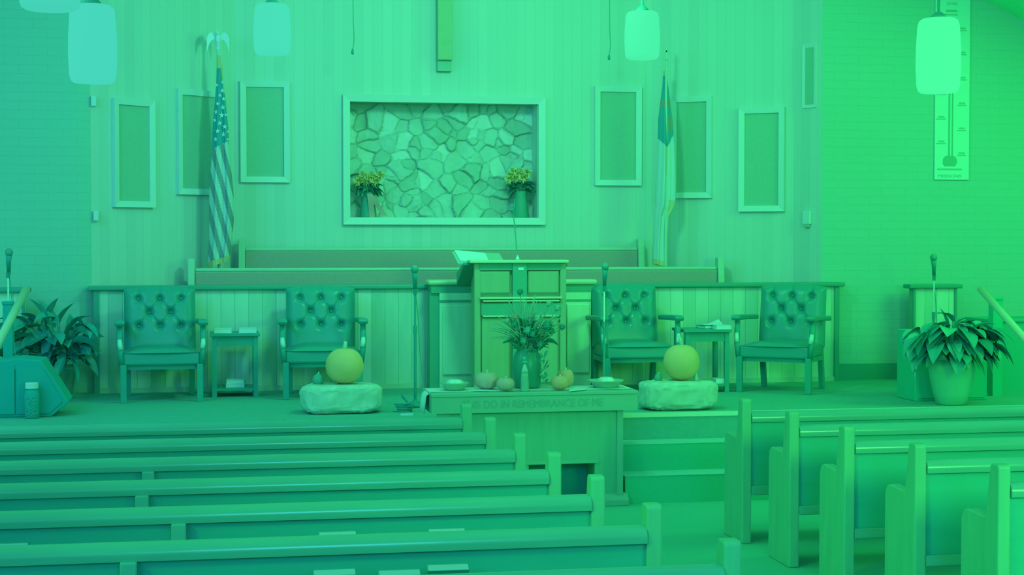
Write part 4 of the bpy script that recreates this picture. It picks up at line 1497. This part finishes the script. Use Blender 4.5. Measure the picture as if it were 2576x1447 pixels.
BL = {(3, 785): 'pale edged hymnal in the rack behind the fourth left pew, further from the aisle', (3, 1001): 'pale edged hymnal in the rack behind the fourth left pew, nearer the aisle',
      (4, 22): 'pale edged hymnal in the rack behind the fifth left pew, cut by the left edge', (4, 848): 'pale edged hymnal in the rack behind the fifth left pew, middle one of three',
      (4, 1122): 'pale edged hymnal in the rack behind the fifth left pew, closest to the aisle', (5, 840): 'pale edged hymnal in the rack behind the sixth left pew, furthest from the aisle',
      (5, 1003): 'pale edged hymnal in the rack behind the sixth left pew, lowest one in the middle', (5, 1125): 'pale edged hymnal in the rack behind the sixth left pew, closest to the aisle'}
for i, (px, py) in enumerate(LX):
    X = at_y(px, py, ROWY[i]).x
    pew('L', i, X, ROWY[i], 'wooden church pew: ' + ORD_L[i], BOOKS.get(i, ()), BRK.get(i, ()))
    for b in BOOKS.get(i, ()):
        hymnal(b, ROWY[i], CAMZ - (CAMZ - ZTOP[b]) * 0.928, 0.172, BL[(i, b)], i)
for i, (px, py) in enumerate(RX):
    X = at_y(px, py, ROWY[i]).x
    pew('R', i, X, ROWY[i], 'wooden church pew: ' + ORD_R[i])


# ------------------------------------------------------------------ handrails, newel posts, stage-side cabinets
def handrail(pa, pb, ya, yb, label):
    A = at_y(pa[0], pa[1], ya); B = at_y(pb[0], pb[1], yb)
    t = thing('handrail', label, 'handrail', (B.x, B.y, 0))
    o = Vector((B.x, B.y, 0))
    d = (B - A).normalized()
    B2 = B + d * 0.35
    MB().tube([A - o, A.lerp(B2, 0.5) - o, B2 - o], 0.033, 14).build('rail', m_handrail, t, smooth=True)
    q = B2 - d * 0.05 - o
    MB().tube([(q.x, q.y, 0), (q.x, q.y, q.z - 0.02)], 0.02, 10).build('post', m_blackmetal, t)


handrail((66, 728), (-6, 866), 14.0, 13.2, 'pale wooden stair handrail sloping down at the left edge')
handrail((2466, 726), (2590, 866), 14.0, 13.2, 'pale wooden stair handrail sloping down at the right edge')


def post(px0, px1, pyt, Y, label, m=None):
    m = m or m_black
    a = at_y(px0, pyt, Y); b = at_y(px1, pyt, Y)
    hw = (b.x - a.x) / 2
    t = thing('newel_post', label, 'post', ((a.x + b.x) / 2, Y, HS), 0)
    h = a.z - HS
    MB().box(-hw, hw, -hw, hw, 0, h - 0.03).build('shaft', m, t)
    MB().box(-hw - 0.008, hw + 0.008, -hw - 0.008, hw + 0.008, h - 0.03, h).build('cap', m, t, bevel=0.006)


post(2493, 2517, 747, 14.5, 'dark square post behind the right handrail', m_speaker)
post(8, 32, 758, 14.85, 'dark square post behind the left handrail')
a = at_y(2488, 803, 14.75); b = at_y(2620, 806, 14.75)
t = thing('low_cabinet', 'long dark low cabinet behind the right handrail', 'cabinet', (a.x, 14.75, HS))
MB().box(0, b.x - a.x + 0.5, 0, 0.5, 0, a.z - HS - 0.03).build('body', m_rightcab, t)
MB().box(-0.02, b.x - a.x + 0.52, -0.02, 0.52, a.z - HS - 0.03, a.z - HS).build('top', m_rightcab, t, bevel=0.006)
# loudspeaker behind the right plant
p = at_z(2262, 1030, HS); YQ = p.y + 0.62
a = at_y(2304, 834, YQ); b = at_y(2486, 834, YQ)
t = thing('loudspeaker', 'black loudspeaker box standing behind the right potted plant', 'speaker', ((a.x + b.x) / 2, YQ, HS))
hw = (b.x - a.x) / 2; h = a.z - HS
MB().box(-hw, hw, 0.012, 0.42, 0, h).build('enclosure', m_speaker, t, bevel=0.008)
MB().box(-hw + 0.025, hw - 0.025, 0.0, 0.012, 0.03, h - 0.03).build('grille', m_speaker, t)
# stage monitor wedge on the left
p = at_z(60, 1050, HS)
a = at_y(-40, 1000, p.y); b = at_y(166, 1000, p.y); tz = at_y(60, 908, p.y).z - HS
t = thing('stage_monitor', 'black wedge shaped floor monitor at the left stage edge', 'speaker', (a.x, p.y, HS))
L_ = b.x - a.x
kx = mpp(60, p.y)
cx = lambda px: (px + 40) * kx
MB().prism([(0, 0), (cx(122), 0), (cx(166), 0.12), (cx(100), tz), (cx(40), tz + 0.02), (0, tz - 0.02)], 'y', 0.0, 0.45).build('enclosure', m_black, t, bevel=0.01)
MB().prism([(0.02, 0.03), (cx(34), 0.03), (cx(34), tz - 0.07), (0.02, tz - 0.07)], 'y', -0.015, 0.0).build('grille', m_black, t)
MB().prism([(cx(38), 0.03), (cx(118), 0.03), (cx(150), 0.13), (cx(104), tz - 0.07), (cx(38), tz - 0.03)], 'y', -0.01, 0.0).build('side_panel', m_black, t)
# jar with a white lid
pj = at_z(92, 1041, HS)
t = thing('jar', 'dark jar with white lid and patterned label before the left monitor', 'jar', (pj.x, p.y - 0.09, HS))
kj = mpp(92, pj.y)
MB().lathe([(0.05, 0), (0.06, 0.01), (0.062, 0.2), (0.055, 0.225), (0.045, 0.245), (0.045, 0.25)], seg=24).build('glass', m_black, t, smooth=True)
MB().lathe([(0.052, 0.25), (0.054, 0.252), (0.054, 0.296), (0.05, 0.30), (0.001, 0.30)], seg=24).build('lid', m_white, t)
w = MB()
for i, (x, z, r) in enumerate(((-0.022, 0.16, 0.02), (0.02, 0.17, 0.018), (0.0, 0.11, 0.024), (-0.028, 0.055, 0.016), (0.03, 0.06, 0.017), (0.0, 0.045, 0.014))):
    pts = []
    for q in range(13):
        a_ = q * 2 * math.pi / 12
        xx_ = x + r * math.cos(a_)
        pts.append((xx_, -math.sqrt(max(0.0001, 0.0635 ** 2 - xx_ ** 2)), z + r * math.sin(a_)))
    w.tube(pts, 0.0035, 5, cap=False)
w.build('label_pattern', m_label, t)


# ------------------------------------------------------------------ potted plants
def plant_left():
    p = at_z(150, 1000, HS)
    Y = p.y - 0.12
    c = at_y(152, 940, Y)
    k = mpp(140, Y)
    t = thing('potted_plant', 'leafy dark plant in a clay pot behind the left monitor', 'plant', (c.x, Y, HS))
    X = lambda px: (px - 152) * k
    Z = lambda py: at_y(150, py, Y).z - HS
    h = Z(920)
    MB().lathe([(0.09, 0), (0.1, 0.005), (0.15, h - 0.03), (0.165, h - 0.03), (0.165, h), (0.15, h), (0.14, h - 0.03), (0.001, h - 0.04)], seg=28).build('pot', m_potl, t, smooth=True)
    rg = random.Random(14)
    w = MB()
    stems = MB()
    spec = [((128, 800), (150, 748), 0.075), ((150, 815), (182, 762), 0.10), ((180, 815), (228, 790), 0.05), ((90, 810), (60, 785), 0.08), ((105, 820), (40, 835), 0.1), ((170, 830), (235, 845), 0.09), ((175, 850), (215, 905), 0.07), ((190, 860), (240, 930), 0.06), ((165, 870), (195, 920), 0.06), ((110, 850), (50, 880), 0.1), ((120, 880), (70, 920), 0.1), ((140, 840), (120, 900), 0.11), ((150, 860), (160, 930), 0.08)]
    for (b0, b1, wd) in spec:
        B = Vector((X(b0[0]), rg.uniform(-0.15, 0.1), Z(b0[1]))); E = Vector((X(b1[0]), B.y - 0.1, Z(b1[1])))
        d = E - B
        w.leaf(B, d + Vector((0, 0, d.length * 0.25)), d.length * 1.1, wd * 1.3, 0.6, rg.uniform(-0.5, 0.5), 7)
        stems.tube([(0, 0, h - 0.03), (B.x * 0.5, B.y * 0.5, (h + B.z) / 2 + 0.04), B], 0.006, 5)
    for i in range(70):
        a = rg.uniform(0, 6.28)
        B = Vector((rg.uniform(-0.42, 0.2), rg.uniform(-0.25, 0.1), rg.uniform(h + 0.06, Z(800))))
        d = Vector((B.x * 2 + rg.uniform(-0.4, 0.4), rg.uniform(-0.8, 0.1), rg.uniform(-0.3, 0.6)))
        w.leaf(B, d, rg.uniform(0.2, 0.34), rg.uniform(0.10, 0.16), rg.uniform(0.6, 1.5), rg.uniform(-0.8, 0.8), 6)
        stems.tube([(0, 0, h - 0.03), (B.x * 0.5, B.y * 0.5, (h + B.z) / 2 + 0.04), B], 0.005, 5)
    w.build('foliage', m_leaf, t)
    stems.build('stems', m_leaf2, t)


def plant_right():
    p = at_z(2393, 1021, HS)
    Y = p.y + 0.12
    k = mpp(2393, Y)
    c = at_y(2393, 1000, Y)
    t = thing('potted_plant', 'trailing leafy plant in a large pale urn pot on the right', 'plant', (c.x, Y, HS))
    X = lambda px: (px - 2393) * k
    Z = lambda py: at_y(2393, py, Y).z - HS
    h = Z(905)
    MB().lathe([(0.12, 0), (0.135, 0.01), (0.165, h * 0.28), (0.195, h * 0.6), (0.205, h * 0.85), (0.19, h), (0.17, h), (0.165, h - 0.04), (0.001, h - 0.05)], seg=32).build('pot', m_potr, t, smooth=True)
    rg = random.Random(31)
    w = MB(); w2 = MB(); stems = MB()
    for i in range(120):
        a = rg.uniform(0, 6.28)
        rr = rg.uniform(0.05, 0.34)
        B = Vector((math.cos(a) * rr * 1.05, math.sin(a) * rr * 0.4 - 0.06, h + 0.05 + rg.uniform(0, 0.34) * (1 - rr)))
        d = Vector((math.cos(a) * 1.2, math.sin(a) * 0.5 - 0.5, rg.uniform(0.0, 0.5)))
        (w if rg.random() < 0.75 else w2).leaf(B, d, rg.uniform(0.2, 0.32), rg.uniform(0.11, 0.17), rg.uniform(1.2, 2.4), rg.uniform(-0.5, 0.5), 6, fold=0.1)
        stems.tube([(0, 0, h - 0.04), (B.x * 0.5, B.y * 0.5, (h + B.z) / 2 + 0.06), B], 0.005, 5)
    for (b0, b1) in (((2330, 850), (2275, 935)), ((2350, 850), (2305, 915)), ((2440, 860), (2490, 880)), ((2420, 840), (2470, 800)), ((2380, 830), (2400, 790)), ((2440, 870), (2470, 930)), ((2395, 860), (2405, 910)), ((2415, 880), (2450, 935))):
        B = Vector((X(b0[0]), -0.12, Z(b0[1]))); E = Vector((X(b1[0]), -0.2, Z(b1[1])))
        d = E - B
        w2.leaf(B, d + Vector((0, 0, d.length * 0.5)), d.length * 1.15, 0.1, 1.2, rg.uniform(-0.4, 0.4), 7)
    w.build('foliage', m_leaf, t)
    w2.build('young_leaves', m_leaf2, t)
    stems.build('stems', m_leaf2, t)


plant_left()
plant_right()

# ------------------------------------------------------------------ thermometer chart on the right brick wall
a = at_y(2351, 452, YB - 0.02); b = at_y(2437, 452, YB - 0.02)
zt = at_y(2394, -30, YB - 0.02).z
t = thing('thermometer_chart', 'tall white fund thermometer chart on the right brick wall', 'poster', (a.x, YB - 0.02, a.z))
wd = b.x - a.x
hh = zt - a.z
MB().box(0, wd, 0, 0.018, 0, hh).build('board', m_board, t)
k = mpp(2394, YB - 0.02)
X = lambda px: (px - 2351) * k
Z = lambda py: (452 - py) * k
MB().prism([(X(2373), Z(412)), (X(2378), Z(418)), (X(2404), Z(418)), (X(2410), Z(410)), (X(2409), Z(399)), (X(2402), Z(392)), (X(2380), Z(392)), (X(2374), Z(399))], 'y', -0.006, 0.0).build('bulb', m_bulb, t)
MB().box(X(2387), X(2391), -0.004, 0, Z(393), Z(60)).box(X(2396), X(2399), -0.004, 0, Z(393), Z(60)).build('tube_outline', m_bulb, t)
w = MB()
for py in (78, 138, 201, 265, 328, 390):
    w.box(X(2411), X(2434), -0.003, 0, Z(py + 2), Z(py - 1)); w.box(X(2415), X(2431), -0.003, 0, Z(py - 3), Z(py - 7))
for py in (117, 177, 238, 300, 361):
    w.box(X(2354), X(2380), -0.003, 0, Z(py + 2), Z(py - 1)); w.box(X(2360), X(2376), -0.003, 0, Z(py - 3), Z(py - 7))
w.box(X(2378), X(2408), -0.003, 0, Z(33), Z(27)).box(X(2374), X(2410), -0.003, 0, Z(41), Z(38)).box(X(2358), X(2424), -0.003, 0, Z(428), Z(424))
w.build('scale_marks', m_ink, t)
text_obj('heading_text', 'GOAL', 0.045, m_ink, t, (X(2395), -0.001, Z(12)), (math.pi / 2, 0, 0), width=X(2410) - X(2380))
text_obj('caption_text', 'MISSIONS', 0.045, m_ink, t, (X(2391), -0.001, Z(443)), (math.pi / 2, 0, 0), width=X(2422) - X(2360))
